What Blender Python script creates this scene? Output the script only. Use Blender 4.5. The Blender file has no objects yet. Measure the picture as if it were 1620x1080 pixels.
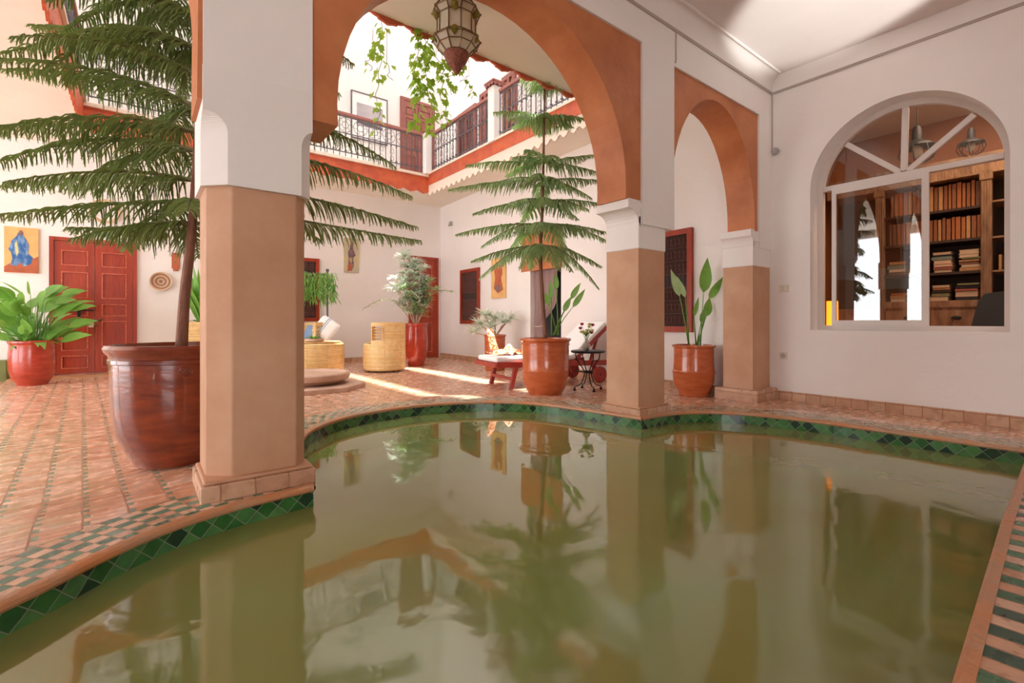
import bpy, math, random
from mathutils import Vector, Matrix, geometry
random.seed(7)
R = random.uniform
COL = bpy.context.scene.collection
PI = math.pi
# ---------------------------------------------------------------- materials
def nt(m):
    m.use_nodes = True
    return m.node_tree.nodes, m.node_tree.links
def N(nodes, t, **kw):
    n = nodes.new(t)
    for k, v in kw.items():
        if k in ('operation','blend_type','data_type','noise_dimensions','mode','wave_type','bands_direction','feature','interpolation'):
            setattr(n, k, v)
    return n
def val(n, **kw):
    for k, v in kw.items():
        n.inputs[k.replace('_', ' ')].default_value = v
    return n
def rgb(c): return (c[0], c[1], c[2], 1)
def pmat(name, col, rough=0.6, col2=None, scale=4.0, bump=0.0, bscale=30.0, metal=0.0, detail=4, lo=.35, hi=.65,
         stretch=None, trans=0.0, spec=0.5, coat=0.0, coord='Object', emis=None, rvar=0.0):
    m = bpy.data.materials.new(name); nodes, links = nt(m)
    b = nodes['Principled BSDF']
    val(b, Base_Color=rgb(col), Roughness=rough, Metallic=metal)
    b.inputs['Specular IOR Level'].default_value = spec
    b.inputs['Coat Weight'].default_value = coat
    if emis:
        b.inputs['Emission Color'].default_value = rgb(emis[0]); b.inputs['Emission Strength'].default_value = emis[1]
    tc = N(nodes, 'ShaderNodeTexCoord'); mp = N(nodes, 'ShaderNodeMapping')
    links.new(tc.outputs[coord], mp.inputs[0])
    if stretch: mp.inputs['Scale'].default_value = stretch
    if col2:
        no = val(N(nodes, 'ShaderNodeTexNoise'), Scale=scale, Detail=detail, Roughness=.6)
        links.new(mp.outputs[0], no.inputs['Vector'])
        rp = N(nodes, 'ShaderNodeValToRGB')
        rp.color_ramp.elements[0].position = lo; rp.color_ramp.elements[0].color = rgb(col)
        rp.color_ramp.elements[1].position = hi; rp.color_ramp.elements[1].color = rgb(col2)
        links.new(no.outputs[0], rp.inputs[0]); links.new(rp.outputs[0], b.inputs['Base Color'])
        if rvar:
            mr = N(nodes, 'ShaderNodeMapRange'); val(mr, To_Min=rough - rvar, To_Max=rough + rvar)
            links.new(no.outputs[0], mr.inputs[0]); links.new(mr.outputs[0], b.inputs['Roughness'])
    if bump:
        nb = val(N(nodes, 'ShaderNodeTexNoise'), Scale=bscale, Detail=5)
        links.new(mp.outputs[0], nb.inputs['Vector'])
        bp = val(N(nodes, 'ShaderNodeBump'), Strength=bump, Distance=.02)
        links.new(nb.outputs[0], bp.inputs['Height']); links.new(bp.outputs[0], b.inputs['Normal'])
    if trans:
        out = nodes['Material Output']
        tr = N(nodes, 'ShaderNodeBsdfTranslucent'); tr.inputs[0].default_value = rgb([min(1, c * 1.2) for c in (col2 or col)])
        mx = N(nodes, 'ShaderNodeMixShader'); mx.inputs[0].default_value = trans
        links.new(b.outputs[0], mx.inputs[1]); links.new(tr.outputs[0], mx.inputs[2]); links.new(mx.outputs[0], out.inputs[0])
    return m
def math_(nodes, links, op, a, b=None):
    n = N(nodes, 'ShaderNodeMath', operation=op)
    for i, x in enumerate((a, b)):
        if x is None: continue
        if isinstance(x, (int, float)): n.inputs[i].default_value = x
        else: links.new(x, n.inputs[i])
    return n.outputs[0]
def tilemat(name, cols, su, sv, src='UV', rot=0.0, grout=(.5, .4, .3), gw=.04, stag=0.0, rough=.3, checker=None, mott=.12,
            bump=.3, axes='xy', dash=None):
    """cells su x sv metres; colours picked at random per cell (or as a checkerboard of two lists)"""
    m = bpy.data.materials.new(name); nodes, links = nt(m); b = nodes['Principled BSDF']
    if src == 'UV':
        tc = N(nodes, 'ShaderNodeTexCoord'); vec = tc.outputs['UV']
    else:
        tc = N(nodes, 'ShaderNodeNewGeometry'); vec = tc.outputs['Position']
    sp = N(nodes, 'ShaderNodeSeparateXYZ'); links.new(vec, sp.inputs[0])
    X = sp.outputs['xyz'.index(axes[0])]; Y = sp.outputs['xyz'.index(axes[1])]
    M = lambda op, a, c=None: math_(nodes, links, op, a, c)
    if rot:
        cr, sr = math.cos(rot), math.sin(rot)
        X, Y = M('SUBTRACT', M('MULTIPLY', X, cr), M('MULTIPLY', Y, sr)), M('ADD', M('MULTIPLY', X, sr), M('MULTIPLY', Y, cr))
    # hand-laid wobble
    no = val(N(nodes, 'ShaderNodeTexNoise'), Scale=9.0, Detail=2); links.new(vec, no.inputs['Vector'])
    w = M('MULTIPLY', M('SUBTRACT', no.outputs[0], .5), .012)
    py = M('DIVIDE', M('ADD', Y, w), sv); fy = M('FLOOR', py)
    px = M('DIVIDE', M('ADD', X, w), su)
    par = M('MODULO', M('ABSOLUTE', fy), 2.0)
    if stag: px = M('ADD', px, M('MULTIPLY', par, stag))
    fx = M('FLOOR', px); rx = M('SUBTRACT', px, fx); ry = M('SUBTRACT', py, fy)
    cb = N(nodes, 'ShaderNodeCombineXYZ'); links.new(fx, cb.inputs[0]); links.new(fy, cb.inputs[1])
    wn = N(nodes, 'ShaderNodeTexWhiteNoise'); wn.noise_dimensions = '2D'; links.new(cb.outputs[0], wn.inputs['Vector'])
    def ramp(cl):
        rp = N(nodes, 'ShaderNodeValToRGB'); e = rp.color_ramp; e.interpolation = 'CONSTANT'
        e.elements[0].color = rgb(cl[0]); e.elements[0].position = 0
        e.elements[1].color = rgb(cl[-1]); e.elements[1].position = (len(cl) - 1) / len(cl)
        for i in range(1, len(cl) - 1):
            x = e.elements.new(i / len(cl)); x.color = rgb(cl[i])
        links.new(wn.outputs[0], rp.inputs[0]); return rp.outputs[0]
    def mix(f, a, c, bt='MIX'):
        mx = N(nodes, 'ShaderNodeMix', data_type='RGBA', blend_type=bt)
        if isinstance(f, (int, float)): mx.inputs[0].default_value = f
        else: links.new(f, mx.inputs[0])
        for i, x in ((6, a), (7, c)):
            if isinstance(x, tuple): mx.inputs[i].default_value = rgb(x)
            else: links.new(x, mx.inputs[i])
        return mx.outputs[2]
    c = ramp(cols)
    if checker:
        ck = M('MODULO', M('ABSOLUTE', M('ADD', fx, fy)), 2.0)
        c = mix(ck, c, ramp(checker))
    if dash:   # green slivers at the column joints
        dg = M('MULTIPLY', M('LESS_THAN', rx, dash[1]), M('LESS_THAN', M('MODULO', M('ABSOLUTE', M('ADD', fy, fx)), 2.0), .5))
        c = mix(dg, c, dash[0])
    n2 = val(N(nodes, 'ShaderNodeTexNoise'), Scale=14.0, Detail=5); links.new(vec, n2.inputs['Vector'])
    n3 = N(nodes, 'ShaderNodeMapRange'); val(n3, From_Min=.3, From_Max=.7, To_Min=1 - mott, To_Max=1 + mott); links.new(n2.outputs[0], n3.inputs[0])
    cb2 = N(nodes, 'ShaderNodeCombineXYZ')
    for i in range(3): links.new(n3.outputs[0], cb2.inputs[i])
    c = mix(1.0, c, cb2.outputs[0], 'MULTIPLY')
    ex = M('MULTIPLY', M('MINIMUM', rx, M('SUBTRACT', 1.0, rx)), su); ey = M('MULTIPLY', M('MINIMUM', ry, M('SUBTRACT', 1.0, ry)), sv)
    gm = M('LESS_THAN', M('MINIMUM', ex, ey), gw)
    c = mix(gm, c, grout); links.new(c, b.inputs['Base Color'])
    rr = M('ADD', M('MULTIPLY', gm, .35), M('MULTIPLY', n2.outputs[0], rough * 2)); links.new(rr, b.inputs['Roughness'])
    if bump:
        h = M('SUBTRACT', M('MULTIPLY', wn.outputs[0], .3), gm)
        bp = val(N(nodes, 'ShaderNodeBump'), Strength=bump, Distance=.004)
        links.new(h, bp.inputs['Height']); links.new(bp.outputs[0], b.inputs['Normal'])
    return m
M = {}
M['plaster'] = pmat('white_plaster', (.86, .825, .80), .75, (.83, .79, .76), 1.3, .12, 18)
M['ceil'] = pmat('ceiling_plaster', (.82, .77, .74), .8, (.78, .72, .69), .9, .06, 8)
M['soffit'] = pmat('cream_soffit', (.86, .80, .70), .8, (.83, .76, .66), 1.5, .05, 8)
M['wain'] = pmat('pink_tadelakt', (.62, .37, .235), .55, (.49, .25, .135), 2.2, .15, 12, spec=.35, lo=.3, hi=.75)
M['orange'] = pmat('orange_tadelakt', (.58, .215, .085), .5, (.42, .13, .045), 3.0, .25, 14, spec=.4, lo=.3, hi=.72)
M['fascia'] = pmat('orange_red_painted_wood', (.62, .13, .045), .5, (.48, .085, .04), 5, .2, 20)
M['lip'] = pmat('cream_lip', (.82, .72, .60), .6)
M['door'] = pmat('varnished_red_wood', (.38, .042, .010), .42, (.27, .024, .006), 6, .2, 30, stretch=(1, 1, .2))
M['dkwood'] = pmat('dark_brown_wood', (.16, .045, .03), .45, (.10, .03, .02), 6, .2, 30)
M['updoor'] = pmat('plum_brown_wood', (.32, .11, .085), .5, (.26, .08, .06), 6)
M['loungewood'] = pmat('red_lounger_wood', (.42, .055, .04), .4, (.33, .04, .03), 8)
M['terra'] = pmat('glazed_terracotta', (.56, .14, .045), .22, (.40, .075, .02), 5, .1, 9, coat=.5, stretch=(1, 1, 3), lo=.3, hi=.75)
M['redpot'] = pmat('glazed_red', (.46, .05, .022), .2, (.33, .03, .014), 6, .12, 20, coat=.5, stretch=(1, 1, 2.5))
M['darkpot'] = pmat('dark_glazed_clay', (.27, .048, .014), .2, (.14, .022, .010), 4, .12, 10, coat=.6, stretch=(1, 1, 4), rvar=.08)
M['soil'] = pmat('soil', (.10, .05, .03), .95, (.05, .03, .02), 30, .6, 60)
M['bark'] = pmat('red_brown_bark', (.26, .10, .055), .7, (.15, .06, .035), 20, .5, 50, stretch=(1, 1, .3))
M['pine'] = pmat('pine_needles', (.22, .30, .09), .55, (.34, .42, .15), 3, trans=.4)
M['pine2'] = pmat('sunlit_pine_needles', (.27, .42, .16), .55, (.44, .58, .27), 3, trans=.35)  # paler copy of the pine needles, sunlight put into the colour
M['twig'] = pmat('green_brown_twig', (.16, .15, .06), .6)
M['leaf'] = pmat('broad_green_leaf', (.12, .32, .05), .35, (.24, .48, .09), 5, trans=.3)
M['ivy'] = pmat('yellow_green_ivy', (.48, .66, .08), .45, (.32, .52, .06), 9, trans=.6)
M['silver'] = pmat('silvery_green_leaf', (.62, .70, .57), .4, (.80, .86, .76), 7, trans=.35)
M['olive'] = pmat('oleander_leaf', (.26, .46, .15), .4, (.48, .64, .36), 6, trans=.4)
M['straw'] = tilemat('woven_straw', [(.86, .62, .29), (.90, .67, .34), (.82, .56, .24)], .6, .024, src='P', axes='xz', stag=.5, grout=(.52, .29, .09), gw=.003, rough=.4, bump=.9)
M['strawt'] = pmat('straw_top', (.84, .58, .26), .7, (.74, .47, .18), 40, .5, 90)
M['white'] = pmat('white_cushion', (.88, .87, .86), .8, bump=.1, bscale=10)
M['blue'] = pmat('blue_cushion', (.16, .27, .46), .8, (.24, .36, .55), 60)
M['iron'] = pmat('black_iron', (.025, .028, .035), .45, metal=.6)
M['bronze'] = pmat('aged_bronze', (.17, .10, .05), .4, (.24, .15, .07), 20, metal=.7)
M['copper'] = pmat('pierced_copper', (.36, .13, .08), .4, (.14, .05, .04), 70, metal=.6, bump=.6, bscale=80)
M['railiron'] = pmat('grey_painted_iron', (.13, .12, .14), .45, metal=.3)
M['railwood'] = pmat('pinkish_handrail', (.36, .14, .12), .5)
M['alu'] = pmat('white_aluminium', (.72, .66, .62), .4)
M['glazepanel'] = pmat('milky_glass', (.80, .76, .66), .25, (.66, .60, .46), 8, trans=.27)
M['greenglass'] = pmat('amber_green_glass', (.30, .24, .05), .2, trans=.4)
M['stone'] = pmat('pinkish_stone', (.60, .40, .30), .5, (.50, .32, .23), 6, .2, 25)
M['greenp'] = pmat('olive_paint', (.20, .22, .06), .6, (.15, .17, .05), 4)
M['plastic'] = pmat('ivory_plastic', (.74, .68, .58), .5)
M['greyp'] = pmat('grey_plastic', (.42, .40, .39), .5)
M['cable'] = pmat('painted_cable', (.50, .43, .40), .5)
M['libwall'] = pmat('burnt_orange_plaster', (.40, .15, .05), .7, (.33, .12, .04), 2)
M['carved'] = pmat('weathered_carved_wood', (.36, .22, .13), .7, (.20, .115, .07), 14, .8, 40, stretch=(1, 1, .25))
M['shelf'] = pmat('dark_shelf', (.04, .02, .015), .6)
M['greyfab'] = pmat('charcoal_fabric', (.07, .075, .075), .9, bump=.2, bscale=200)
M['pages'] = pmat('book_pages', (.62, .50, .36), .85, (.5, .38, .26), 60, stretch=(1, 1, 12))
M['curtain'] = pmat('mauve_curtain', (.42, .28, .26), .8, trans=.3)
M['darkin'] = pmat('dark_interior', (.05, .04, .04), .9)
M['canvas1'] = pmat('orange_canvas', (.82, .50, .20), .8, (.72, .40, .15), 6)
M['pblue'] = pmat('blue_brushwork', (.03, .12, .36), .7, (.28, .46, .66), 14, lo=.42, hi=.66, stretch=(1, 1, .4))
M['pred'] = pmat('red_brown_brushwork', (.52, .14, .06), .8, (.4, .1, .05), 8)
M['pyel'] = pmat('yellow_grey_canvas', (.62, .50, .22), .8, (.46, .42, .36), 5)
M['pdark'] = pmat('grey_blue_brushwork', (.08, .08, .16), .8, (.35, .18, .12), 22)
M['photo'] = pmat('grey_photo_print', (.52, .48, .50), .5, (.36, .33, .35), 3, stretch=(.5, 1, 2))
M['photod'] = pmat('dark_photo_print', (.12, .11, .12), .5)
M['shawl'] = pmat('orange_white_print', (.80, .16, .03), .8, (.85, .62, .42), 28, lo=.46, hi=.52)
M['flower'] = pmat('red_petals', (.42, .03, .03), .6)
M['flowerp'] = pmat('pale_yellow_petals', (.70, .62, .26), .6)
M['vase'] = pmat('ceramic_vase', (.55, .49, .44), .35)
M['stained'] = pmat('stained_glass', (.50, .26, .12), .3, (.60, .42, .22), 12)
M['basketw'] = pmat('brown_coil', (.34, .18, .12), .8); M['basketl'] = pmat('pale_coil', (.66, .46, .30), .8)
M['metal'] = pmat('brass_padlock', (.55, .42, .30), .35, metal=.8)
M['fabric'] = pmat('white_canvas_awning', (.72, .70, .69), .8, trans=.14)
M['base_u'] = tilemat('skirting_stones_u', [(.56, .34, .21), (.50, .28, .17), (.60, .38, .25)], .14, .5, src='P', axes='xz', grout=(.36, .17, .09), gw=.004, rough=.35)
M['base_v'] = tilemat('skirting_stones_v', [(.56, .34, .21), (.50, .28, .17), (.60, .38, .25)], .14, .5, src='P', axes='yz', grout=(.36, .17, .09), gw=.004, rough=.35)
M['floor'] = tilemat('terracotta_paving', [(.66, .37, .24), (.72, .44, .31), (.60, .30, .18), (.76, .50, .37), (.65, .35, .22)], .145, .05, src='P', axes='xy', rot=math.radians(-4.1),
                     grout=(.34, .17, .10), gw=.0035, rough=.24, dash=((.20, .28, .19), .17), mott=.2)
GR = [(.02, .10, .025), (.05, .17, .05), (.012, .045, .022), (.07, .20, .06), (.010, .035, .025), (.03, .13, .03), (.06, .18, .06)]
M['band'] = tilemat('green_glazed_diamonds', GR, .062, .062, rot=PI / 4, grout=(.16, .20, .11), gw=.0018, rough=.14, mott=.25)
M['checker'] = tilemat('green_and_buff_checker', [(.62, .40, .27), (.56, .31, .2), (.68, .46, .33)], .052, .042, grout=(.36, .22, .15), gw=.002, rough=.28,
                       checker=[(.10, .22, .14), (.06, .16, .10), (.16, .26, .18)], mott=.2)
M['stripes'] = tilemat('green_and_buff_bars', [(.58, .34, .22), (.52, .27, .16), (.62, .40, .28)], .062, .105, grout=(.30, .18, .11), gw=.003, rough=.3,
                       checker=[(.03, .13, .06), (.02, .075, .05), (.06, .18, .09)], mott=.2)
M['coping'] = pmat('terracotta_coping', (.56, .22, .08), .35, (.46, .26, .15), 7, .4, 30)
M['basin'] = pmat('murky_basin', (.10, .14, .05), .6, (.05, .08, .03), 4)
# water: turbid green body under a clear reflecting surface
def water():
    m = bpy.data.materials.new('turbid_green_water'); nodes, links = nt(m); b = nodes['Principled BSDF']
    g = N(nodes, 'ShaderNodeNewGeometry')
    no = val(N(nodes, 'ShaderNodeTexNoise'), Scale=.8, Detail=3); links.new(g.outputs['Position'], no.inputs['Vector'])
    rp = N(nodes, 'ShaderNodeValToRGB')
    rp.color_ramp.elements[0].position = .35; rp.color_ramp.elements[0].color = (.19, .19, .05, 1)
    rp.color_ramp.elements[1].position = .65; rp.color_ramp.elements[1].color = (.175, .245, .08, 1)
    links.new(no.outputs[0], rp.inputs[0]); links.new(rp.outputs[0], b.inputs['Base Color'])
    val(b, Roughness=.03, IOR=1.95)
    n1 = val(N(nodes, 'ShaderNodeTexNoise'), Scale=3.2, Detail=2, Distortion=.6)
    n2 = val(N(nodes, 'ShaderNodeTexNoise'), Scale=22.0, Detail=2)
    for n in (n1, n2): links.new(g.outputs['Position'], n.inputs['Vector'])
    s = math_(nodes, links, 'ADD', n1.outputs[0], math_(nodes, links, 'MULTIPLY', n2.outputs[0], .10))
    # ripples lie on the near side of the pool, the far side is still
    sp = N(nodes, 'ShaderNodeSeparateXYZ'); links.new(g.outputs['Position'], sp.inputs[0])
    mr = N(nodes, 'ShaderNodeMapRange'); val(mr, From_Min=2.6, From_Max=1.3, To_Min=.004, To_Max=.05); links.new(sp.outputs[1], mr.inputs[0])
    bp = val(N(nodes, 'ShaderNodeBump'), Distance=.05); links.new(mr.outputs[0], bp.inputs['Strength'])
    links.new(s, bp.inputs['Height']); links.new(bp.outputs[0], b.inputs['Normal'])
    m2 = N(nodes, 'ShaderNodeMapRange'); val(m2, From_Min=2.3, From_Max=1.1, To_Min=.015, To_Max=.07); links.new(sp.outputs[1], m2.inputs[0]); links.new(m2.outputs[0], b.inputs['Roughness'])
    return m
M['water'] = water()
def glass():
    m = bpy.data.materials.new('window_glass'); nodes, links = nt(m); out = nodes['Material Output']
    nodes.remove(nodes['Principled BSDF'])
    t = N(nodes, 'ShaderNodeBsdfTransparent'); t.inputs[0].default_value = (.93, .94, .93, 1)
    gl = N(nodes, 'ShaderNodeBsdfGlossy'); gl.inputs['Roughness'].default_value = 0.01
    fr = N(nodes, 'ShaderNodeFresnel'); fr.inputs[0].default_value = 1.7
    mx = N(nodes, 'ShaderNodeMixShader')
    f = math_(nodes, links, 'MULTIPLY', fr.outputs[0], 1.6)
    links.new(f, mx.inputs[0]); links.new(t.outputs[0], mx.inputs[1]); links.new(gl.outputs[0], mx.inputs[2]); links.new(mx.outputs[0], out.inputs[0])
    return m
M['glass'] = glass()
# ---------------------------------------------------------------- mesh building
ORG = {}
class MB:
    def __init__(s): s.v = []; s.f = []; s.uv = []
    def add(s, vs, fs, uvs=None):
        b = len(s.v); s.v += [Vector(p) for p in vs]; s.f += [tuple(b + i for i in f) for f in fs]
        s.uv += uvs if uvs else [None] * len(fs)
        return s
    def box(s, lo, hi):
        x0, y0, z0 = lo; x1, y1, z1 = hi
        return s.add([(x0,y0,z0),(x1,y0,z0),(x1,y1,z0),(x0,y1,z0),(x0,y0,z1),(x1,y0,z1),(x1,y1,z1),(x0,y1,z1)],
                     [(0,3,2,1),(4,5,6,7),(0,1,5,4),(1,2,6,5),(2,3,7,6),(3,0,4,7)])
    def obox(s, c, ax, ay, az):
        """box about c with half-axis vectors"""
        c, ax, ay, az = map(Vector, (c, ax, ay, az)); P = []
        for k in (-1, 1):
            for i, j in ((-1,-1),(1,-1),(1,1),(-1,1)): P.append(c + ax*i + ay*j + az*k)
        return s.add(P, [(0,3,2,1),(4,5,6,7),(0,1,5,4),(1,2,6,5),(2,3,7,6),(3,0,4,7)])
    def tube(s, pts, rad, n=6, cap=True):
        pts = [Vector(p) for p in pts]
        if isinstance(rad, (int, float)): rad = [rad] * len(pts)
        rings = []; up = Vector((0, 0, 1)); prev = None
        for i, p in enumerate(pts):
            d = (pts[min(i+1, len(pts)-1)] - pts[max(i-1, 0)])
            d = d.normalized() if d.length > 1e-9 else Vector((0,0,1))
            if prev is None: a = d.cross(up if abs(d.z) < .95 else Vector((1,0,0))).normalized()
            else:
                a = prev - d * prev.dot(d)
                a = a.normalized() if a.length > 1e-6 else d.orthogonal().normalized()
            prev = a; b = d.cross(a)
            rings.append([p + (a*math.cos(2*PI*k/n) + b*math.sin(2*PI*k/n)) * rad[i] for k in range(n)])
        vs = [q for r in rings for q in r]; fs = []
        for i in range(len(pts)-1):
            for k in range(n): fs.append((i*n+k, i*n+(k+1)%n, (i+1)*n+(k+1)%n, (i+1)*n+k))
        if cap: fs.append(tuple(range(n-1, -1, -1))); fs.append(tuple((len(pts)-1)*n + k for k in range(n)))
        return s.add(vs, fs)
    def lathe(s, prof, c, n=32, a0=0.0, close=True):
        vs = []; fs = []
        for r, z in prof:
            for k in range(n):
                t = a0 + 2*PI*k/n; vs.append((c[0] + r*math.cos(t), c[1] + r*math.sin(t), c[2] + z))
        for i in range(len(prof)-1):
            for k in range(n): fs.append((i*n+k, i*n+(k+1)%n, (i+1)*n+(k+1)%n, (i+1)*n+k))
        if close:
            fs.append(tuple(range(n-1, -1, -1))); fs.append(tuple((len(prof)-1)*n + k for k in range(n)))
        return s.add(vs, fs)
    def plate(s, outer, holes, d0, d1, mp):
        """slab with holes; outline in (a, b), thickness d0..d1, mp(a, b, d) -> point"""
        loops = [outer] + holes; vs = []; es = []
        for lp in loops:
            b = len(vs); vs += [Vector((p[0], p[1])) for p in lp]; es += [(b+i, b+(i+1) % len(lp)) for i in range(len(lp))]
        V2, E2, F2, *_ = geometry.delaunay_2d_cdt(vs, es, [], 0, 1e-6)
        def ins(p, lp):
            c = False; j = len(lp)-1
            for i in range(len(lp)):
                (xi, yi), (xj, yj) = lp[i][:2], lp[j][:2]
                if (yi > p[1]) != (yj > p[1]) and p[0] < (xj-xi)*(p[1]-yi)/(yj-yi)+xi: c = not c
                j = i
            return c
        fs = []
        for f in F2:
            cx = sum(V2[i][0] for i in f)/len(f); cy = sum(V2[i][1] for i in f)/len(f)
            if ins((cx, cy), outer) and not any(ins((cx, cy), h) for h in holes): fs.append(tuple(f))
        n = len(V2)
        s.add([mp(p[0], p[1], d0) for p in V2] + [mp(p[0], p[1], d1) for p in V2],
              fs + [tuple(n+i for i in reversed(f)) for f in fs])
        for lp in loops:
            m = len(lp)
            s.add([mp(p[0], p[1], d0) for p in lp] + [mp(p[0], p[1], d1) for p in lp],
                  [(i, (i+1) % m, m+(i+1) % m, m+i) for i in range(m)])
        return s
    def leaf(s, p, d, side, L, W, droop=0.3, n=5, fold=.25, shape=1.0):
        """a blade with a midrib, pointing along d and bending down"""
        p, d, side = Vector(p), Vector(d).normalized(), Vector(side).normalized()
        up = side.cross(d); vs = []; q = p.copy()
        for i in range(n+1):
            t = i/n; w = W*.5*math.sin(PI*min(1, t**(.8*shape)*.96 + .04))
            if i == n: w = 0.0005
            dd = (d + Vector((0,0,-1))*droop*t*2).normalized()
            vs += [q + side*w + up*w*fold, q, q - side*w + up*w*fold]
            q = q + dd*(L/n)
        fs = []
        for i in range(n):
            a = i*3; fs += [(a, a+1, a+4, a+3), (a+1, a+2, a+5, a+4)]
        return s.add(vs, fs)
    def build(s, name, mat, parent=None, smooth=False, org=None, bevel=0, **props):
        o_ = Vector(org) if org is not None else (ORG[parent.name] if parent else None)
        if o_ is None:
            xs = [p.x for p in s.v]; ys = [p.y for p in s.v]; zs = [p.z for p in s.v]
            o_ = Vector(((min(xs)+max(xs))/2, (min(ys)+max(ys))/2, min(zs)))
        me = bpy.data.meshes.new(name); me.from_pydata([p - o_ for p in s.v], [], s.f)
        if any(u is not None for u in s.uv):
            ul = me.uv_layers.new(name='UVMap')
            for pl, u in zip(me.polygons, s.uv):
                if u:
                    for li, c in zip(pl.loop_indices, u): ul.data[li].uv = c
        mats = mat if isinstance(mat, list) else [mat]
        for m in mats: me.materials.append(M[m] if isinstance(m, str) else m)
        if smooth is True:
            for pl in me.polygons: pl.use_smooth = True
        elif smooth:
            for pl in me.polygons: pl.use_smooth = True
            try: me.set_sharp_from_angle(angle=smooth)
            except Exception: pass
        me.validate(); me.update()
        o = bpy.data.objects.new(name, me); COL.objects.link(o)
        if parent: o.parent = parent
        else: o.location = o_
        ORG[o.name] = o_
        if bevel:
            b = o.modifiers.new('bevel', 'BEVEL'); b.width = bevel; b.segments = 2; b.limit_method = 'ANGLE'
        for k, v in props.items(): o[k] = v
        return o
SM = math.radians(35)
def thing(name, loc, label, category, group=None):
    o = bpy.data.objects.new(name, None); COL.objects.link(o); o.location = loc; o.empty_display_size = .1
    ORG[o.name] = Vector(loc); o['label'] = label; o['category'] = category
    if group: o['group'] = group
    return o
def struct(name, **kw):
    o = bpy.data.objects.new(name, None); COL.objects.link(o); ORG[o.name] = Vector((0, 0, 0)); o['kind'] = 'structure'
    for k, v in kw.items(): o[k] = v
    return o
def copy_tree(o, loc=None, parent=None, **props):
    c = o.copy(); COL.objects.link(c)
    if parent: c.parent = parent
    if loc is not None: c.location = loc
    for k, v in props.items(): c[k] = v
    for ch in list(o.children): copy_tree(ch, None, c)
    return c
S = dict(kind='structure')
def mu(v0):  return lambda a, b, d: (a, v0 + d, b)      # plate in a v = const wall
def mv(u0):  return lambda a, b, d: (u0 + d, a, b)      # plate in a u = const wall
def rect(a0, b0, a1, b1): return [(a0, b0), (a1, b0), (a1, b1), (a0, b1)]
# ---------------------------------------------------------------- camera
FPX, HY, TH = 751.0, 508.0, math.atan(.783)
cam = bpy.data.cameras.new('camera'); co = bpy.data.objects.new('camera', cam); COL.objects.link(co)
co.location = (0, 0, .8)
fw = Vector((math.sin(TH), math.cos(TH), 0)); co.rotation_euler = fw.to_track_quat('-Z', 'Y').to_euler()
cam.sensor_width = 36; cam.lens = 36*FPX/1620; cam.shift_y = -(HY-540)/1620*-1 if False else (HY-540)/1620
cam.clip_start = .02
bpy.context.scene.camera = co
# ---------------------------------------------------------------- pool outline (counter-clockwise pieces, metres)
WATER = -.088
def smooth_line(pts, n=6):
    out = []
    for i in range(len(pts)-1):
        p0 = pts[max(i-1, 0)]; p1 = pts[i]; p2 = pts[i+1]; p3 = pts[min(i+2, len(pts)-1)]
        for k in range(n):
            t = k/n
            out.append(tuple(.5*((2*p1[j]) + (-p0[j]+p2[j])*t + (2*p0[j]-5*p1[j]+4*p2[j]-p3[j])*t*t + (-p0[j]+3*p1[j]-3*p2[j]+p3[j])*t**3) for j in (0, 1)))
    out.append(tuple(pts[-1])); return out
S1 = smooth_line([(-2.9, .26), (-2.5, .75), (-1.6, 1.2), (-.80, 1.56), (-.30, 1.935), (-.07, 2.15), (.13, 2.28), (.36, 2.352), (.655, 2.385)])
S2 = smooth_line([(.655, 2.385), (.70, 2.95), (.905, 3.50), (1.10, 3.765), (1.36, 3.96), (1.66, 4.055), (2.03, 4.085), (2.36, 4.02), (2.66, 3.88), (2.91, 3.66), (3.06, 3.36), (3.15, 3.0), (3.205, 2.7), (3.245, 2.415)])
S3 = smooth_line([(3.245, 2.415), (3.42, 2.41), (3.58, 2.39), (3.74, 2.345), (3.93, 2.22), (4.07, 2.05), (4.17, 1.85), (4.25, 1.5), (4.275, 1.1), (4.29, .7), (4.30, .33)])
S4 = [(4.30, .33), (2.66, .275), (1.4, .215), (0, .16), (-2.9, .05)]
SEGS = [S1, S2, S3, S4]
OUT = []
for sgm in SEGS: OUT += sgm[:-1]
OUT += [S4[-1]]
def seg_d(p):
    best = 9
    for i in range(len(OUT)):
        a = OUT[i]; b = OUT[(i+1) % len(OUT)]
        dx, dy = b[0]-a[0], b[1]-a[1]; l = dx*dx+dy*dy
        t = max(0, min(1, ((p[0]-a[0])*dx+(p[1]-a[1])*dy)/l)) if l else 0
        best = min(best, math.hypot(p[0]-a[0]-t*dx, p[1]-a[1]-t*dy))
    return best
def inpoly(p, lp):
    c = False; j = len(lp)-1
    for i in range(len(lp)):
        (xi, yi), (xj, yj) = lp[i], lp[j]
        if (yi > p[1]) != (yj > p[1]) and p[0] < (xj-xi)*(p[1]-yi)/(yj-yi)+xi: c = not c
        j = i
    return c
def fz(p):
    if abs(p[0]) > 9 or p[1] > 6 or p[1] < -1.2: return -.09
    t = max(0, min(1, (seg_d(p)-.36)/.85)); return -.09*t*t*(3-2*t)
# floor
gp = []
x = -6.0
XS = [-6 + .15*i for i in range(82)]; YS = [-5 + .15*i for i in range(105)]
for x in XS:
    for y in YS:
        if seg_d((x, y)) > .05 and not inpoly((x, y), OUT): gp.append((x, y))
vs = [Vector(p) for p in OUT] + [Vector(p) for p in gp]
es = [(i, (i+1) % len(OUT)) for i in range(len(OUT))]
V2, E2, F2, *_ = geometry.delaunay_2d_cdt(vs, es, [], 0, 1e-6)
fl = MB()
fs = [tuple(f) for f in F2 if not inpoly((sum(V2[i][0] for i in f)/3, sum(V2[i][1] for i in f)/3), OUT)]
fl.add([(p[0], p[1], fz(p)) for p in V2], fs)
fl.build('floor', 'floor', org=(0, 0, 0), smooth=True, **S)
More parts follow.
